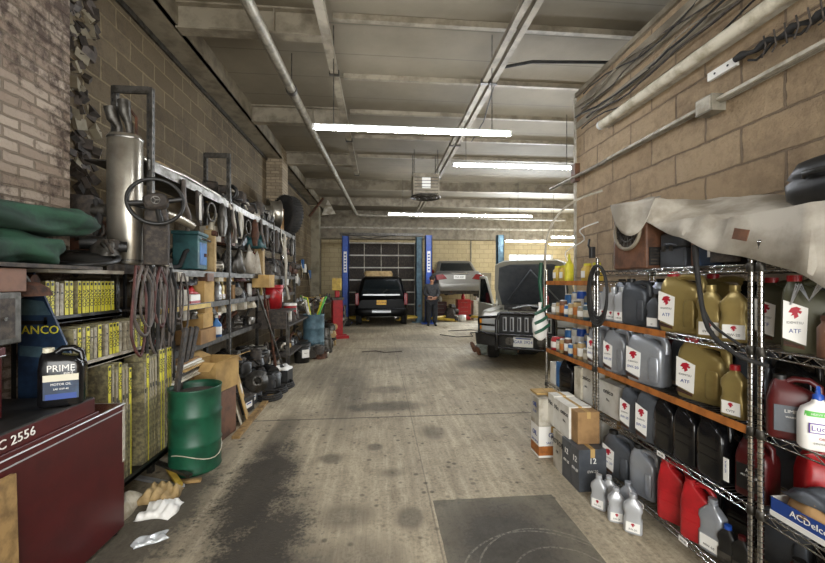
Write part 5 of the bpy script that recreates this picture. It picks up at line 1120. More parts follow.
cc = MB(); cc.rr([(0, .0, .08, .085, .06), (.25, .0, .08, .09, .065), (.42, .0, .10, .08, .08), (.5, 0, .10, .05, .06)], 'grime', 18, 5); cc.tube([(.06, .12, .42), (.16, .2, .40), (.25, .3, .36)], .035, 'alu', 12); cc.tube([(-.05, .08, .45), (-.16, .05, .47)], .012, 'black', 8)
spawn(K(('wheel_rim', w_), ('hub', hb), ('column_cover', cc)), 'steering_column', 'black steering wheel on its grey column cover, tilted towards the aisle', 'steering wheel', (-1.77, 3.09, 1.735), math.radians(26), sc=(1.0, 1.0, 1.0))
w_ = MB(); w_.torus(.19, .017, 'black', (0, 0, 0), 'z', 40, 10); hb = MB(); hb.lathe([(.001, .03), (.08, .03), (.15, -.0), (.16, -.02), (.12, -.03), (.001, -.03)], 'black', 28)
spawn(K(('wheel_rim', w_), ('hub', hb)), 'steering_wheel', 'black steering wheel lying nearly flat beneath the rusty engine part', 'steering wheel', (-2.03, 2.72, 1.76), sc=1.0, rot=(math.radians(14), math.radians(8), 0))
eb = lump(.34, .3, .5, ['rust', 'grime', 'dsteel'], 41, 22)
eb.box((0, 0, .28), (.22, .2, .5), 'grime'); eb.tube(SM([(.12, -.1, .5), (.16, -.12, .35), (.12, -.1, .2), (.16, 0, .1)]), .02, 'rubber', 8); eb.cyl((.1, -.08, .42), (.2, -.1, .42), .05, 'dsteel'); eb.cyl((.1, .05, .3), (.2, .05, .3), .06, 'rust')
place(eb, 'engine_part', 'brown rusty engine part on the shelf between the brick pier and the muffler', 'car part', (-2.33, 3.12, 1.735), .3, sc=(.9, .9, 1.0))
place(lump(.2, .2, .2, ['dsteel', 'grime', 'black'], 43, 9), 'engine_part', 'small metal bracket part in front of the muffler foot', 'car part', (-1.98, 2.85, 1.78))
b = MB(); b.cyl((0, 0, 0), (0, 0, .7), .05, 'grime', n=16); place(b, 'pipe', 'dark upright pipe in the gap beside the brick pier', 'pipe', (-2.44, 2.96, 1.735))
# ---- hoses hanging from the shelf end
hz = MB(); parts = []
rnd = random.Random(9)
for i in range(9):
    m = MB(); y = -.30+.055*i; L = .48+.45*rnd.random(); wd_ = .06+.04*rnd.random()
    m.tube(SM([(.0+.01*(i % 3), y, 0), (.03, y-wd_, -L*.3), (.02, y-wd_*1.1, -L*.75), (.03, y, -L), (.02, y+wd_, -L*.75), (.03, y+wd_*.9, -L*.3), (.0, y+.02, 0)]), .010+.003*(i % 2), ['hose', 'hoseg', 'hoseg', 'rubber', 'hoseg'][i % 5], 8)
    parts.append(('hose_loop', m))
spawn(K(*parts), 'hose_bundle', 'bundle of red and grey hoses hanging in long loops beside the wiper display', 'hoses', (-1.85, 3.28, 1.72), 0)
for i, (y, L, a_) in enumerate(((3.5, .5, 0), (3.62, .42, 1), (3.72, .55, 2))):
    b = MB(); b.tube(SM([(0, 0, 0), (.02, -.07, -L*.5), (.02, -.03, -L), (.02, .06, -L*.9), (.02, .08, -L*.4), (0, .04, 0)]), .009, 'hoseg', 8); place(b, 'hanging_cable', 'grey-brown cable loop hanging in front of the left shelves, %s from the near end' % ORD[i], 'cable', (-1.895, y, 1.68))
for i in range(3):
    b = MB(); b.bb(-.012, .012, -.03, .03, 0, .66, 'grime')
    for k in range(6): b.bb(-.013, .013, -.012, .012, .08+.09*k, .12+.09*k, 'black')
    place(b, 'metal_strap', 'dark slotted metal strap leaning behind the green drum, %s of three' % ('left', 'middle', 'right')[i], 'metal strap', (-1.74-.03*i, 3.30+.12*i, .55), 0, rot=(math.radians(-16-4*i), 0, 0))

# ---- clutter kits
def alternator():
    b = MB(); b.lathe([(.001, 0), (.06, 0), (.075, .01), (.08, .03), (.08, .1), (.07, .12), (.03, .125), (.03, .14), (.001, .14)], 'alu', 20, ax='y')
    f = MB()
    for i in range(12): a = 2*PI*i/12; f.box((.081*math.cos(a), .06, .081*math.sin(a)), (.012, .07, .008), 'dsteel', R=Matrix.Rotation(-a, 4, 'Y'))
    p_ = MB(); p_.lathe([(.001, -.05), (.04, -.05), (.042, -.045), (.032, -.035), (.042, -.02), (.042, -.01), (.001, -.01)], 'dsteel', 20, ax='y'); p_.tube([(-.07, .05, -.04), (-.1, .05, -.06)], .015, 'alu')
    for m in (b, f, p_): m.v = [v+Vector((0, 0, .085)) for v in m.v]
    return K(('housing', b), ('fin', f), ('pulley', p_))
def disc(R_=.15, m='rust'):
    b = MB(); b.lathe([(.04, 0), (R_, 0), (R_, .02), (R_*.55, .02), (R_*.5, .06), (.04, .06), (.04, 0)], m, 32); h = MB()
    for i in range(5): a = 2*PI*i/5; h.cyl((R_*.35*math.cos(a), R_*.35*math.sin(a), .06), (R_*.35*math.cos(a), R_*.35*math.sin(a), .075), .008, 'steel', n=8)
    return K(('disc', b), ('stud', h))
def battery(m='black'):
    b = MB(); b.box((0, 0, .085), (.17, .24, .17), m); t = MB(); t.box((0, 0, .18), (.175, .245, .022), 'grime'); p_ = MB(); p_.cyl((.05, -.09, .19), (.05, -.09, .21), .01, 'steel'); p_.cyl((.05, .09, .19), (.05, .09, .21), .01, 'steel'); l = MB(); l.box((.0855, 0, .09), (.002, .14, .07), 'label'); l.box((.0865, 0, .105), (.002, .1, .015), 'bprint')
    return K(('case', b, None, None, .005), ('lid', t), ('terminal', p_), ('paper_label', l))
def bucket(m='redp', rim='label', H=.36, R_=.15):
    b = MB(); b.lathe([(.001, 0), (R_*.85, 0), (R_, H), (R_*.97, H), (R_*.83, .01), (.001, .01)], m, 28); r_ = MB(); r_.lathe([(R_, H-.05), (R_*1.06, H-.05), (R_*1.06, H-.035), (R_*1.01, H-.03), (R_*1.01, H-.01), (R_*1.05, H), (R_*1.0, H+.004)], rim, 28); h = MB(); h.tube([(0, -R_*1.05, H-.04), (R_*.7, -R_*.75, H-.12), (R_*1.05, 0, H-.17), (R_*.7, R_*.75, H-.12), (0, R_*1.05, H-.04)], .003, 'steel', 6); l = MB(); l.box((R_*.93, 0, H*.5), (.012, R_*.9, H*.42), 'label')
    return K(('body', b), ('rim', r_), ('handle', h), ('paper_label', l))
def tyre(R_=.32, w=.2):
    t = MB(); t.lathe([(R_*.6, -w/2+.02), (R_*.72, -w/2), (R_*.93, -w/2+.01), (R_, -w/2+.035), (R_, w/2-.035), (R_*.93, w/2-.01), (R_*.72, w/2), (R_*.6, w/2-.02)], 'rubber', 36, ax='y')
    g = MB()
    for i in range(40): a = 2*PI*i/40; g.box((R_*math.cos(a), 0, R_*math.sin(a)), (.012, w*.8, .02), 'rubber', R=Matrix.Rotation(-a, 4, 'Y'))
    return K(('casing', t), ('tread', g))
def rimk(R_=.2, w=.17):
    b = MB(); b.lathe([(R_, -w/2), (R_*1.04, -w/2+.006), (R_*.93, -w/2+.02), (R_*.88, 0), (R_*.93, w/2-.02), (R_*1.04, w/2-.006), (R_, w/2), (R_*.86, w/2-.03), (R_*.82, 0), (R_*.86, -w/2+.03)], 'alu', 32, ax='y'); s = MB()
    for i in range(6): a = 2*PI*i/6; s.tube([(.03*math.cos(a), -w*.3, .03*math.sin(a)), (R_*.85*math.cos(a), -w*.25, R_*.85*math.sin(a))], .018, 'steel', 8)
    s.lathe([(.001, -w*.42), (.045, -w*.4), (.05, -w*.25), (.001, -w*.2)], 'dsteel', 18, ax='y'); return K(('barrel', b), ('spoke', s))
def spray():
    b = MB(); b.rr([(0, 0, 0, .045, .033), (.01, 0, 0, .05, .037), (.13, 0, 0, .05, .037), (.17, 0, 0, .02, .018), (.2, 0, 0, .013, .013)], 'bluel', e=3); l = MB(); l.rr([(.03, 0, 0, .0508, .0378), (.11, 0, 0, .0508, .0378)], 'label', e=3); t = MB(); t.cyl((0, 0, .2), (0, 0, .225), .016, 'label'); t.box((.01, 0, .24), (.07, .022, .03), 'label'); t.box((.03, 0, .215), (.008, .015, .035), 'redp'); return K(('body', b), ('paper_label', l), ('trigger', t))
def opened(sx, sy, sz, m='card'):
    b = MB(); t = .005
    b.bb(-sx/2, sx/2, -sy/2, sy/2, 0, t, m)
    for x in (-1, 1): b.box((x*sx/2, 0, sz/2), (t, sy, sz), m)
    for y in (-1, 1): b.box((0, y*sy/2, sz/2), (sx, t, sz), m)
    f = MB()
    for x in (-1, 1): f.box((x*(sx/2+sy*.17), 0, sz+.03), (sy*.42, sy*.96, t), m, R=Matrix.Rotation(-x*.35, 4, 'Y'))
    for y in (-1, 1): f.box((0, y*(sy/2+sy*.12), sz-.03), (sx*.95, sy*.3, t), m, R=Matrix.Rotation(y*-.7, 4, 'X'))
    return [('body', b.mesh('body'), None, []), ('flap', f.mesh('flap'), None, [])]
KK = dict(alt=alternator(), disc=disc(), disc2=disc(.13, 'dsteel'), bat=battery(), batg=battery('grey'), redb=bucket('redp', 'label'), redb2=bucket('redp', 'redp'), blkb=bucket('black', 'black', .34, .15), tyre=tyre(), rim=rimk(), spray=spray(), canr=can('redp', 'lsilver', .04, .14), canw=can('label', 'lsilver', .035, .2), canb=can('bluel', 'white', .035, .18), cank=can('black', 'steel', .045, .13))
def put(kit, name, label, cat, loc, rz=0, sc=None, rot=None): return spawn(KK[kit] if isinstance(kit, str) else kit, name, label, cat, loc, rz, None, sc, rot)
CNT = {}
def nth(k): CNT[k] = CNT.get(k, 0)+1; return ORD[CNT[k]-1] if CNT[k] <= 20 else str(CNT[k])
def scatter(y0, y1, z, nm, x0=-2.25, x1=-1.99, step=.11, hmax=.25, seed=1, kinds=None):
    r_ = random.Random(seed); y = y0
    K0 = kinds or ['alt', 'lump', 'lump', 'disc', 'can', 'box', 'lump', 'rag', 'pipe', 'bottle']
    while y < y1:
        k = r_.choice(K0); x = x0+(x1-x0)*r_.random(); s = min(1, hmax/.2)
        key = (k, nm); o_ = None
        if k == 'alt': put('alt', 'alternator', 'aluminium alternator %s, %s from the near end' % (nm, nth(key)), 'alternator', (x, y, z), r_.random()*3, s); dy = .16
        elif k == 'disc': put(r_.choice(('disc', 'disc2')), 'brake_disc', 'worn brake disc %s, %s from the near end' % (nm, nth(key)), 'brake disc', (x, y, z+.13*s), 0, s*.85, rot=(1.2, 0, r_.random()*2)); dy = .12
        elif k == 'can': put(r_.choice(('canr', 'canw', 'canb', 'cank')), 'can', 'upright can %s, %s from the near end' % (nm, nth(key)), 'can', (max(x, -2.05), y, z), 0, min(1.1, s)); dy = .085
        elif k == 'box':
            c_ = r_.choice(('card', 'card2', 'dirtywhite', 'paper', 'brownw')); w_ = .09+.09*r_.random(); put(carton(.16+.06*r_.random(), w_, min(hmax, .07+.13*r_.random()), c_), 'carton', 'small %s carton %s, %s from the near end' % ({'card': 'brown', 'card2': 'tan', 'dirtywhite': 'white', 'paper': 'cream', 'brownw': 'dark'}[c_], nm, nth(key)), 'carton', (x, y+w_/2-.04, z), r_.uniform(-.15, .15)); dy = w_+.03
        elif k == 'rag': put(one(crumple(.2, .18, min(hmax, .12), r_.choice(('paper', 'dsteel', 'tarp', 'hose', 'label')), int(y*100))), 'rag', 'crumpled cloth %s, %s from the near end' % (nm, nth(key)), 'rag', (x, y+.04, z)); dy = .15
        elif k == 'pipe':
            b = MB(); b.tube([(-.12, -.05, .03), (-.02, .0, .05), (.05, .03, min(hmax, .2)), (.12, .05, min(hmax, .24))], .022, r_.choice(('rust', 'dsteel', 'rubber')), 10); put(one(b), 'pipe', 'short bent pipe %s, %s from the near end' % (nm, nth(key)), 'pipe', (x, y+.03, z), r_.random()); dy = .1
        elif k == 'bottle': put(r_.choice((KT['silvq'], KT['goldq'], KT['darkq'])), 'oil_bottle', 'oil bottle %s, %s from the near end' % (nm, nth(key)), 'oil bottle', (max(x, -2.06), y, z), PI/2, min(1, hmax/.24)); dy = .1
        else: put(one(lump(.2+.08*r_.random(), .2+.06*r_.random(), min(hmax, .16+.1*r_.random()), r_.choice((['grime', 'dsteel', 'black'], ['black', 'rubber', 'steel'], ['rust', 'grime', 'alu'], ['dsteel', 'alu', 'grime'])), int(y*1000)+seed)), 'car_part', 'grimy car part %s, %s from the near end' % (nm, nth(key)), 'car part', (x, y+.05, z), r_.random()*3); dy = .2
        y += dy*(step/.11)
# top level (z 2.6): black engine parts, wheels
for i, y in enumerate((5.05, 5.4, 5.75, 6.1, 6.4, 6.75)): put(one(lump(.34, .42, .36, ['black', 'grime', 'dsteel', 'alu'], 50+i, 14)), 'engine_part', 'black tangle of engine parts on top of the left shelving, %s from the near end' % nth('eng'), 'car part', (-2.1, y, 2.605), .3*i)
put('rim', 'wheel_rim', 'silver wheel rim standing on the top rail, nearer of the two', 'wheel rim', (-2.08, 7.0, 2.605+.21), PI/2+.5, 1.0); put('rim', 'wheel_rim', 'silver wheel rim standing on the top rail, next to the large tyre', 'wheel rim', (-2.06, 7.35, 2.605+.3), PI/2+.5, 1.35)
put(carton(.4, .3, .5, 'card'), 'carton', 'tall brown cardboard behind the wheel rims on the top rail', 'carton', (-2.2, 7.75, 2.605))
put('tyre', 'tyre', 'large black tyre standing at the far end of the top rail', 'tyre', (-2.02, 8.2, 2.605+.42), PI/2+.9, 1.32)
b = MB(); b.tube([(0, 0, 0), (.0, .7, .04), (.02, 1.2, .02), (.01, 2.0, 0)], .02, 'alu', 10); put(one(b), 'tail_pipe', 'long bright pipe lying on the top rail at the near end', 'pipe', (-2.0, 3.3, 2.64))
b = MB(); b.tube([(0, 0, 0), (.0, .5, .12), (.02, 1.0, .1), (.01, 1.5, -.06)], .012, 'tan', 8); put(one(b), 'cable', 'thin pale cable laid over the top rail', 'cable', (-2.15, 3.3, 2.64))
# level z 1.70 : from near to far
b = MB(); b.box((0, 0, .17), (.24, .3, .3), 'teal'); l = MB(); l.box((0, 0, .335), (.26, .32, .03), 'teal'); l.box((.122, 0, .16), (.01, .2, .2), 'bluel'); h = MB(); h.tube([(.13, -.08, .29), (.17, -.08, .28), (.17, .08, .28), (.13, .08, .29)], .01, 'dsteel', 8); h.box((.13, .05, .15), (.02, .06, .03), 'rust')
put(K(('body', b, None, None, .01), ('lid', l, None, None, .006), ('handle', h)), 'teal_case', 'teal plastic case standing on the left shelves behind the steering wheel', 'case', (-2.03, 4.16, 1.705), .15, sc=(1, 1.05, 1.2))
b = MB(); b.box((0, 0, .25), (.12, .08, .5), 'tan'); b.box((.05, .0, .46), (.05, .14, .06), 'rust'); b.tube([(.0, 0, .5), (.02, .05, .62), (.06, .1, .7)], .03, 'paper', 8); put(one(b, .01), 'wrapped_part', 'tall part wrapped in tan paper right of the teal case', 'car part', (-2.0, 4.55, 1.705), .2)
b = MB(); b.prism([(-.08, 0), (.06, 0), (.1, .1), (.02, .32), (-.1, .24)], -.01, .01, 'label'); put(one(b), 'bracket_plate', 'white bent plate hanging from the bright top rail', 'plate', (-1.90, 4.1, 2.24), PI/2+.4)
b = MB(); b.tube([(0, 0, .5), (.05, .05, .4), (.06, .1, .2), (.03, .14, 0)], .02, 'dirtywhite', 8); b.tube([(0, .2, .5), (.04, .24, .3), (.06, .28, .1)], .016, 'rubber', 8); put(one(b), 'hanging_hose', 'pale hose hanging from the top rail right of the white plate', 'hose', (-1.93, 4.85, 2.1))
scatter(3.5, 4.0, 1.705, 'on the wheel-level shelf', seed=2, hmax=.4, kinds=['lump', 'lump', 'pipe'])
scatter(4.75, 5.5, 1.705, 'on the wheel-level shelf', seed=5, hmax=.45, kinds=['lump', 'pipe', 'alt'])
put(one(crumple(.36, .4, .34, 'dsteel', 71)), 'black_jacket', 'dark bundled cloth on the wheel-level shelf', 'cloth', (-2.05, 5.25, 1.705)); put(one(crumple(.3, .3, .42, 'tarp', 72)), 'wrapped_bundle', 'grey-white wrapped bundle right of the dark cloth', 'bundle', (-2.0, 5.85, 1.705)); put(one(crumple(.3, .26, .22, 'teal', 73)), 'wrapped_bundle', 'grey-green cloth thrown over the shelf contents', 'bundle', (-2.0, 6.1, 2.13))
put(carton(.12, .1, .5, 'tan'), 'carton', 'tall narrow tan carton right of the wrapped bundles', 'carton', (-1.98, 6.3, 1.705)); put(carton(.1, .12, .34, 'redp'), 'carton', 'upright red-pink carton high behind the wrapped bundles', 'carton', (-2.1, 6.45, 2.0)); put(carton(.26, .3, .2, 'card2'), 'carton', 'clean tan carton protruding from the shelf under the wrapped bundles', 'carton', (-1.87, 6.12, 1.5+.005))
for i in range(5): put(one(lump(.32, .36, .42, ['grime', 'dsteel', 'black', 'rust'], 90+i, 14)), 'car_part', 'dark heap of car parts at the wheel-level shelf end, %s from the near end' % nth('farheap'), 'car part', (-2.02, 6.75+.38*i, 1.705), i)
scatter(4.6, 6.4, 2.08, 'piled on the parts of the wheel-level shelf', seed=81, hmax=.4, x0=-2.2, x1=-2.0, kinds=['lump', 'rag', 'pipe', 'lump', 'box'])
scatter(6.6, 8.4, 2.18, 'piled high at the far shelf end', seed=8, hmax=.35, x0=-2.15, kinds=['lump', 'pipe', 'rag', 'lump'])
b = MB(); b.tube([(0, 0, 0), (.05, 0, -.4), (.03, .04, -.8), (.08, .1, -1.1)], [.05, .03, .02, .03], 'dirtywhite', 8); put(one(b), 'hanging_strap', 'pale strap hanging from the far end of the left shelves', 'strap', (-1.86, 7.3, 2.35))
# level z 1.36
put(carton(.26, .32, .155, 'dirtywhite'), 'carton', 'large white carton on the second shelf of the left shelving', 'carton', (-2.06, 3.74, 1.365)); put(carton(.24, .2, .10, 'label', None, 'print', 'redp'), 'carton', 'white carton with a red band right of the large white carton', 'carton', (-2.04, 4.04, 1.365))
put(carton(.24, .24, .24, 'card2'), 'carton', 'tan carton standing right of the red-banded carton', 'carton', (-2.03, 4.33, 1.365)); put(one(crumple(.2, .2, .08, 'redp', 61)), 'red_rag', 'red rag on top of the red-banded carton', 'rag', (-2.03, 4.04, 1.468))
scatter(4.55, 5.9, 1.365, 'on the second shelf', seed=12, hmax=.28); scatter(6.0, 8.4, 1.365, 'at the far end of the second shelf', seed=13, hmax=.3)
for i in range(3): put(one(lump(.2, .3, .12, ['black', 'grime', 'dsteel'], 75+i, 6)), 'car_part', 'flat black car part on the cartons under the wheel-level shelf, %s from the near end' % ORD[i], 'car part', (-2.03, 3.72+.33*i, 1.53 if i == 0 else 1.56), 0)
# level z .93
scatter(3.45, 3.9, .935, 'on the third shelf near the hoses', seed=22, hmax=.26, kinds=['bottle', 'can', 'lump'])
put(carton(.26, .36, .15, 'card', None), 'carton', 'brown carton with a white label on the third shelf, lower of two', 'carton', (-2.0, 4.22, .935)); put(carton(.22, .24, .16, 'card2'), 'carton', 'tan carton stacked on the brown carton of the third shelf', 'carton', (-2.02, 4.3, 1.09))
b = MB(); b.box((0, 0, 0), (.002, .1, .08), 'label'); b.text('PARTS', .02, 'print', RIGHTF(.0015, 0, 0)); 
put('spray', 'spray_bottle', 'blue and white spray bottle at the edge of the third shelf', 'spray bottle', (-1.96, 4.62, .935), .3, 1.15)
scatter(4.75, 6.1, .935, 'beyond the spray bottle', seed=25, hmax=.38, kinds=['lump', 'lump', 'disc', 'alt', 'pipe'])
scatter(3.35, 5.9, 1.70+.02, 'at the back of the wheel-level shelf', seed=51, hmax=.5, x0=-2.3, x1=-2.2, kinds=['lump', 'pipe', 'lump'])
scatter(3.5, 5.9, 1.60, 'stacked under the wheel-level shelf', seed=52, hmax=.09, x0=-2.1, x1=-1.98, kinds=['lump', 'rag', 'rag', 'box'])
scatter(3.4, 6.0, 1.20, 'stacked high on the third shelf', seed=53, hmax=.11, x0=-2.1, x1=-1.98, kinds=['lump', 'box', 'rag', 'box'])
for i in range(16):
    r_ = random.Random(500+i); y = 3.75+.29*i; k = i % 4; b = MB()
    if k == 0: b.tube(SM([(0, 0, .1), (.02, -.04, -.1), (.03, .03, -.25), (.0, .06, -.38)]), .014+.01*r_.random(), r_.choice(('rubber', 'alu', 'hoseg')), 8)
    elif k == 1: b.prism([(-.05, .06), (.06, .05), (.09, -.12), (.02, -.3), (-.04, -.2)], -.012, .012, r_.choice(('dirtywhite', 'steel', 'grime')), plane='yz')
    elif k == 2: b.torus(.1, .012, r_.choice(('rubber', 'dsteel')), (0, 0, -.1), 'x', 24, 7)
    else: b.rr([(-.34, 0, 0, .03, .04), (-.2, 0, 0, .05, .07), (0, 0, 0, .04, .05), (.06, 0, 0, .01, .01)], r_.choice(('grime', 'dsteel', 'tan', 'rust')), 14, 3)
    put(one(b), 'hanging_part', '%s hanging under the bright top rail, %s from the near end' % (('short hose', 'bent metal plate', 'ring gasket', 'dangling car part')[k], nth(('hp', k))), 'car part', (-1.89, y, 2.48))
# under the shelves : flat sheets, open cardboard boxes, batteries
for i in range(9):
    c_ = ['label', 'paper', 'dirtywhite', 'dsteel', 'label', 'card2', 'paper', 'label', 'card'][i]
    b = MB(); b.box((0, 0, .009), (.34, .5-.02*i, .016), c_); put(one(b, .002), 'binder', '%s flat folder in the pile under the lowest left shelf, %s from the bottom' % ({'label': 'white', 'paper': 'cream', 'dirtywhite': 'off-white', 'dsteel': 'dark', 'card2': 'tan', 'card': 'brown'}[c_], ORD[i]), 'folder', (-1.93+.012*((i*3) % 4), 3.62, .70+.019*i), .05*((i % 3)-1))
put(carton(.4, .6, .68, 'card'), 'carton', 'large brown carton under the left shelving carrying the flat folders', 'carton', (-2.02, 3.92, 0))
put(opened(.32, .38, .30, 'card2'), 'open_carton', 'open brown carton with raised flaps right of the green drum', 'carton', (-1.72, 3.98, .50), -.2); put(carton(.34, .36, .49, 'brownw'), 'carton', 'dark brown carton under the open carton by the green drum', 'carton', (-1.74, 3.98, 0), -.1)
for i, (y, z, a, h_) in enumerate(((4.3, 0, .35, .60), (4.42, 0, .28, .66), (4.52, 0, .22, .5))):
    b = MB(); b.box((0, 0, h_/2), (.012, .34, h_), ['card', 'paper', 'card2'][i]); b.box((.008, .05, h_*.7), (.003, .12, .1), 'label'); put(one(b, .002), 'cardboard_sheet', '%s flattened cardboard leaning beside the open carton' % ('brown', 'greyish', 'tan')[i], 'cardboard', (-1.62+.03*i, y, z), 0, rot=(.1, -a, .3))
b = MB(); b.bb(-.04, .04, -.8, .8, 0, .03, 'wood'); put(one(b, .003), 'floor_board', 'long wooden board lying on the floor along the batteries', 'board', (-1.50, 4.7, 0), .04)
for i, (x, y, z) in enumerate(((-1.66, 4.62, .03), (-1.72, 4.95, .0), (-1.95, 4.75, 0), (-1.95, 5.05, 0), (-1.93, 4.85, .21), (-1.70, 5.2, 0))): put('bat' if i % 2 == 0 else 'batg', 'car_battery', 'used car battery on the floor under the left shelves, %s from the near end' % ORD[i], 'car battery', (x, y, z), .1*i-.2)
for i, (x, y, z, s) in enumerate(((-1.95, 5.4, 0, 1), (-1.7, 5.5, 0, 1.1), (-1.75, 5.85, 0, 1.2), (-2.0, 5.8, 0, 1.3), (-1.95, 5.3, .3, 1), (-1.9, 5.7, .36, 1), (-2.0, 5.1, .45, .9), (-1.98, 6.1, .3, 1.2))): put(one(lump(.36*s, .4*s, .36*s, ['black', 'grime', 'rubber', 'dsteel'], 110+i, 14)), 'car_part', 'black greasy car part in the floor heap beyond the batteries, %s from the near end' % ORD[i], 'car part', (x, y, z), i)
for i, (x, y, R_) in enumerate(((-1.52, 5.2, .17), (-1.55, 5.5, .2), (-1.50, 5.75, .19))):
    b = MB()
    for k in range(3): b.torus(R_-.01*k, .014, 'rubber', (0, 0, .02+.027*k), 'z', 28, 7)
    put(one(b), 'hose_coil', 'black coiled hose on the floor beyond the batteries, %s from the near end' % ORD[i], 'hose', (x, y, 0))
put('disc2', 'brake_disc', 'dark brake disc leaning on the black floor heap', 'brake disc', (-1.60, 4.95, .30), 0, 1.1, rot=(1.1, .3, .4))
# iron bars leaning
for i, (u0, v0, u1, v1, X) in enumerate(((257, 290, 287, 398, -1.5), (263, 285, 279, 390, -1.55), (268, 300, 276, 380, -1.6))):
    p0 = Vector((X-.3, YX(u0, X-.3), 0)); d0 = (X-.3)/(SA+kx(u0)*CA); p0.z = 1.6-(v0-281.5)/370*d0
    d1 = X/(SA+kx(u1)*CA); p1 = Vector((X, YX(u1, X), max(.02, 1.6-(v1-281.5)/370*d1)))
    b = MB(); b.tube([p0, p1], .017, 'dsteel' if i == 0 else 'rust', 8); b.tube([p1, p1+V(.03, 0, .0)], .03, 'dsteel', 8); put(one(b), 'iron_bar', 'iron bar leaning on the left shelves, %s of three' % ('longest and lightest', 'middle', 'shortest')[i], 'iron bar', (0, 0, 0))
# second rack stretch, y 6.3 - 8.5 : buckets etc. hung at the shelf end
p = W(273, 296, 6.6); put('redb2', 'bucket', 'red bucket at shelf height, nearer of the two red ones', 'bucket', (p.x, p.y, 1.12), .3, 1.15)
p = W(290, 308, 7.2); put('redb', 'bucket', 'red bucket with a white rim and label, farther of the two red ones', 'bucket', (p.x, p.y, .87), .3, .85)
b = MB(); b.bb(-.5, .2, -.8, 1.5, 0, .03, 'grime'); b.bb(.15, .2, -.78, -.74, -.84, 0, 'dsteel'); b.bb(.15, .2, 1.44, 1.48, -.84, 0, 'dsteel'); b.bb(-.5, .2, -.8, 1.5, -.5, -.47, 'grime')
put(one(b), 'work_bench', 'grimy low bench at the far end of the left shelves under the red buckets', 'bench', (-1.72, 7.1, .84))
put(one(b := MB().bb(-.35, .1, -.3, .4, 0, .03, 'grime').bb(-.35, .1, -.3, -.27, -.26, 0, 'grime')), 'bench_box', 'small raised stand on the bench carrying the nearer red bucket', 'stand', (-1.62, 6.45, 1.09))
p = FL(285, 384); put(carton(.26, .34, .24, 'black'), 'black_box', 'black box on the floor at the aisle edge below the sacks', 'box', (p.x-.05, p.y, 0)); put(one(crumple(.3, .3, .06, 'label', 33)), 'white_paper', 'crumpled white paper on the black box', 'paper', (p.x-.05, p.y, .245))
for i in range(3): p = FL(282+5*i, 375-7*i); put(one(roll(.34, .16, .09, 60+i, 'paper')), 'sack', 'pale paper sack in the stack left of the black bucket, %s from the bottom' % ORD[i], 'sack', (p.x-.25, 6.2, .19*i), PI/2)
p = FL(303, 362); put('blkb', 'bucket', 'black bucket with a white label standing on the floor by the blue drum', 'bucket', (p.x-.02, p.y, 0), -.9, 1.1)
scatter(6.3, 8.3, .875, 'on the grimy bench', seed=33, hmax=.4, x0=-1.95, x1=-1.62); scatter(6.5, 8.3, .375, 'under the grimy bench', seed=34, hmax=.38, x0=-1.95, x1=-1.62)
scatter(5.9, 6.9, .0, 'on the floor before the bench', seed=37, hmax=.3, x0=-1.95, x1=-1.75, kinds=['can', 'bottle', 'lump', 'box'])
b = MB(); b.lathe([(.001, 0), (.225, 0), (.235, .01), (.23, .03), (.23, .30), (.24, .315), (.23, .33), (.23, .60), (.24, .615), (.23, .63), (.23, .9), (.24, .92), (.22, .92), (.215, .8), (.001, .8)], 'bluegrey', 36)
p = FL(312, 357); put(one(b), 'metal_drum', 'dented blue-grey metal drum filled with scrap beyond the black bucket', 'drum', (p.x, p.y+.2, 0), 0, .97); DX, DY = p.x, p.y+.2
for i in range(14):
    r_ = random.Random(200+i); a = r_.random()*6.28; b = MB(); b.tube([(0, 0, 0), (.12*math.cos(a), .12*math.sin(a), .25+.2*r_.random()), (.2*math.cos(a+.4), .2*math.sin(a+.4), .32+.2*r_.random())], .012+.01*r_.random(), r_.choice(('tan', 'greenb', 'rust', 'dsteel', 'yellow', 'alu')), 7)
    put(one(b), 'scrap_rod', 'bent scrap rod sticking out of the blue-grey drum', 'scrap', (DX+.08*math.cos(a), DY+.08*math.sin(a), .80)); C.objects[-1]['group'] = 'scrap rods in the blue-grey drum'
# farther along the wall
scatter(9.2, 13.8, 0, 'on the floor by the far left wall', seed=41, hmax=.5, x0=-2.1, x1=-1.5, step=.16); scatter(8.9, 13.5, .95, 'on the far wall bench', seed=42, hmax=.5, x0=-2.3, x1=-1.75, step=.12, kinds=['lump', 'rag', 'can', 'box', 'bottle', 'alt'])
b = MB(); b.bb(-.35, .35, -2.5, 2.5, .9, .95, 'grime')
for y in (-2.4, 0, 2.4): b.bb(.28, .33, y-.03, y+.03, 0, .9, 'dsteel')
put(one(b), 'work_bench', 'long cluttered bench against the far left wall', 'bench', (-2.02, 11.4, 0))
for i in range(16):
    r_ = random.Random(300+i); y = 8.9+.3*i; b = MB(); z = 1.55+r_.random()*.75
    k = i % 4
    if k == 0: b.rr([(-.14, 0, 0, .05, .1), (0, 0, 0, .06, .12), (.14, 0, 0, .04, .08)], r_.choice(('lsilver', 'label')), 16, 3)
    elif k == 1: b.torus(.12, .02, r_.choice(('lsilver', 'rubber')), (0, 0, 0), 'x', 20, 8)
    elif k == 2: b.tube([(0, 0, .2), (.04, .03, 0), (.02, .06, -.25)], .025, 'chrome', 8)
    else: b.box((0, 0, 0), (.05, .22, .28), r_.choice(('label', 'bluel', 'lsilver')))
    put(one(b), 'wall_part', '%s hanging on the far left wall above the bench, %s from the near end' % (('shiny cover', 'ring', 'bright pipe', 'pale panel')[k], nth(('wp', k))), 'car part', (-2.50, y, z))
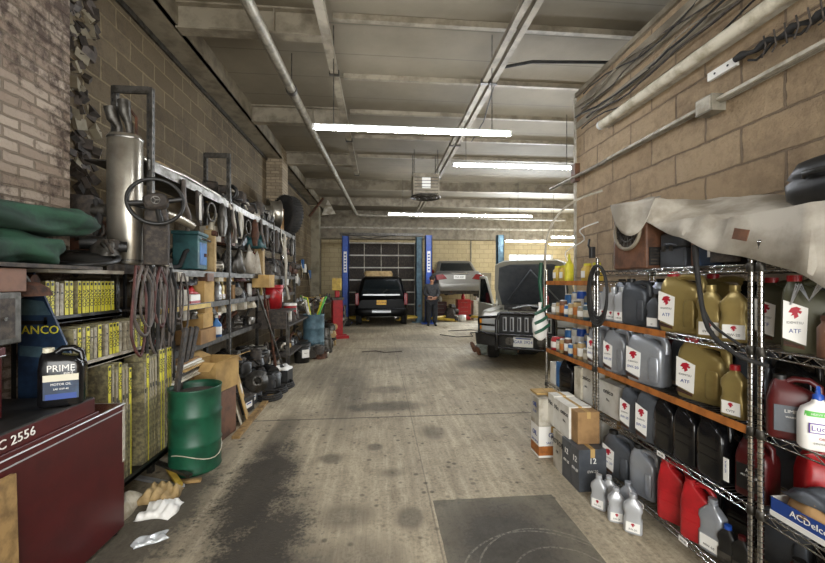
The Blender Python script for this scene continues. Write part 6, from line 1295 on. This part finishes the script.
# red engine crane / press
p = FL(337, 338); b = MB(); b.bb(-.14, .14, -.14, .14, .0, 1.15, 'redp'); b.bb(-.06, .06, -.06, .06, 1.15, 1.35, 'redp'); c = MB(); c.bb(-.16, .3, -.2, -.1, 0, .08, 'redp'); c.bb(-.16, .3, .1, .2, 0, .08, 'redp'); c.bb(-.17, .17, -.17, .17, 1.08, 1.15, 'dsteel'); d = MB(); d.tube([(.15, 0, .3), (.25, 0, .5), (.2, 0, .9)], .03, 'dsteel', 8); d.cyl((.16, -.08, .7), (.2, -.08, .7), .06, 'steel')
put(K(('cabinet', b, None, None, .02), ('foot', c), ('pump_handle', d)), 'service_machine', 'tall red service machine standing before the blue lift post on the left', 'machine', (p.x, p.y, 0), .3)
p = W(339, 272, 11.2); put(carton(.24, .24, .34, 'ybox'), 'carton', 'yellowish carton on top of the tall red service machine', 'carton', (FL(337, 338).x, FL(337, 338).y, 1.352))
for i, (u, v, m, h_) in enumerate(((326, 352, 'dsteel', .9), (320, 358, 'rust', .35), (330, 345, 'tan', .8), (346, 326, 'rubber', .5))):
    p = FL(u, v); put(one(lump(.34, .34, h_, [m, 'grime', 'alu'], 400+i, 14)), 'machine_part', ('tall grey machine part beside the red service machine', 'low rusty part on the floor beyond the blue-grey drum', 'tan machine part left of the red service machine', 'black part at the foot of the left blue lift post')[i], 'car part', (p.x, p.y, 0), i)
# under the raised sedan and around
for i, (u, w_, h_, m, lab) in enumerate(((440, .5, .75, 'red', 'dark red tool cabinet under the raised sedan, leftmost'), (463, .55, .85, 'redp', 'red tool cabinet in the middle under the raised sedan'), (478, .5, .8, 'dirtywhite', 'cream waste oil tank under the raised sedan, right'))):
    p = W(u, 300, 15.6); b = MB(); b.box((0, 0, h_/2), (w_, .45, h_), m); d = MB()
    for k in range(4): d.box((0, -.23, .1+h_*.22*k), (w_*.9, .012, h_*.18), m); d.box((0, -.24, .16+h_*.22*k), (w_*.5, .012, .012), 'steel')
    put(K(('body', b, None, None, .01), ('drawer', d)), 'tool_cabinet', lab, 'cabinet', (p.x, p.y, 0))
p = W(450, 300, 15.0); put(one(lump(.6, .5, .9, ['grime', 'dsteel', 'alu', 'black'], 77, 18)), 'engine_block', 'grey engine block standing under the raised sedan', 'engine', (p.x, p.y, 0)); 
b = MB(); b.lathe([(.001, 0), (.16, 0), (.16, .25), (.001, .25)], 'label', 18); p = W(462, 300, 14.9); put(one(b), 'white_tub', 'white tub on the floor under the raised sedan', 'tub', (p.x, p.y, 0)); p = W(449, 285, 15.5); 
for i, (u, m) in enumerate(((458, 'label'), (467, 'redp'), (476, 'label'))): p = W((440, 463, 478)[i], 300, 15.6); put(one(MB().lathe([(.001, 0), (.07, 0), (.09, .1), (.06, .2), (.03, .24), (.001, .24)], m, 16)), 'jug', '%s jug on the cabinets under the raised sedan' % ('white left', 'red middle', 'white right')[i], 'jug', (p.x, p.y, (.755, .85, .8)[i]))
b = MB(); b.bb(-.35, .35, -.2, .2, .0, .06, 'ybox'); b.tube([(.2, 0, .06), (.3, 0, .3), (.1, 0, .5)], .04, 'ybox', 8); p = W(494, 303, 11.8); put(one(b), 'floor_jack', 'yellow jack part visible behind the open car door', 'jack', (p.x, p.y, .72))
b = MB(); b.bb(-.3, .3, -.25, .25, 0, .72, 'dsteel'); put(one(b, .01), 'tool_cart', 'dark cart carrying the yellow jack part', 'cart', (p.x, p.y, 0))
b = MB(); b.tube([(0, 0, .012), (.4, -.5, .012), (.9, -.4, .012), (1.0, .3, .012), (1.6, .5, .012), (1.2, 1.0, .012), (.4, .8, .012)], .012, 'rubber', 6); p = FL(440, 335); put(one(b), 'floor_hose', 'dark air hose lying on the floor before the raised sedan', 'hose', (p.x, p.y, 0))
b = MB(); b.tube([(0, 0, .01), (.3, .1, .01), (.5, -.1, .01), (.9, .0, .01)], .01, 'hoseg', 6); p = FL(380, 352); put(one(b), 'floor_cable', 'thin cable lying on the aisle floor before the black car', 'cable', (p.x-.4, p.y, 0))
# conduit on the end wall
b = MB(); b.cyl((0, 0, 0), (0, 0, 2.8), .03, 'pipe'); b.box((0, -.03, 1.4), (.2, .08, .3), 'dsteel'); p = W(457, 270, 17); put(one(b), 'wall_conduit', 'vertical conduit with a grey box on the end wall behind the sedan', 'conduit', (p.x+.6, 16.55, .7))
b = MB(); b.box((0, 0, 0), (.9, .04, 2.0), 'conc'); b.box((.38, -.03, 0), (.04, .04, .12), 'steel'); put(one(b, .005), 'steel_door', 'tan flush door in the end wall between sedan and bay window', 'door', (4.6, 16.56, 1.0))
b = MB(); b.lathe([(.001, 0), (.2, 0), (.2, .02), (.001, .02)], 'redp', 24, ax='y'); b.lathe([(.001, -.003), (.1, -.003), (.1, 0), (.001, 0)], 'label', 24, ax='y'); p = W(433.5, 274, 16.4); put(one(b), 'round_sign', 'small round red sign on the end wall right of the bright blue lift post', 'sign', (p.x, 16.56, p.z))

# ---- repeats carry a group
from collections import defaultdict
gg = defaultdict(list)
for o in C.objects:
    if o.parent is None and 'label' in o and 'group' not in o and 'category' in o:
        x, y = o.location.x, o.location.y
        rg = 'on and by the right wire racks' if x > 1.2 and y < 4.2 else 'along the left wall' if x < -1.2 and y < 9 else 'at the far left wall' if x < -1.0 else 'in the far bays' if y > 5.5 else 'in the aisle'
        if o.name.split('.')[0] in ('tube_light',): rg = 'under the ceiling'
        gg[(o.name.split('.')[0], rg)].append(o)
for (n, rg), os_ in gg.items():
    if len(os_) > 1:
        for o in os_: o['group'] = n.replace('_', ' ')+'s '+rg
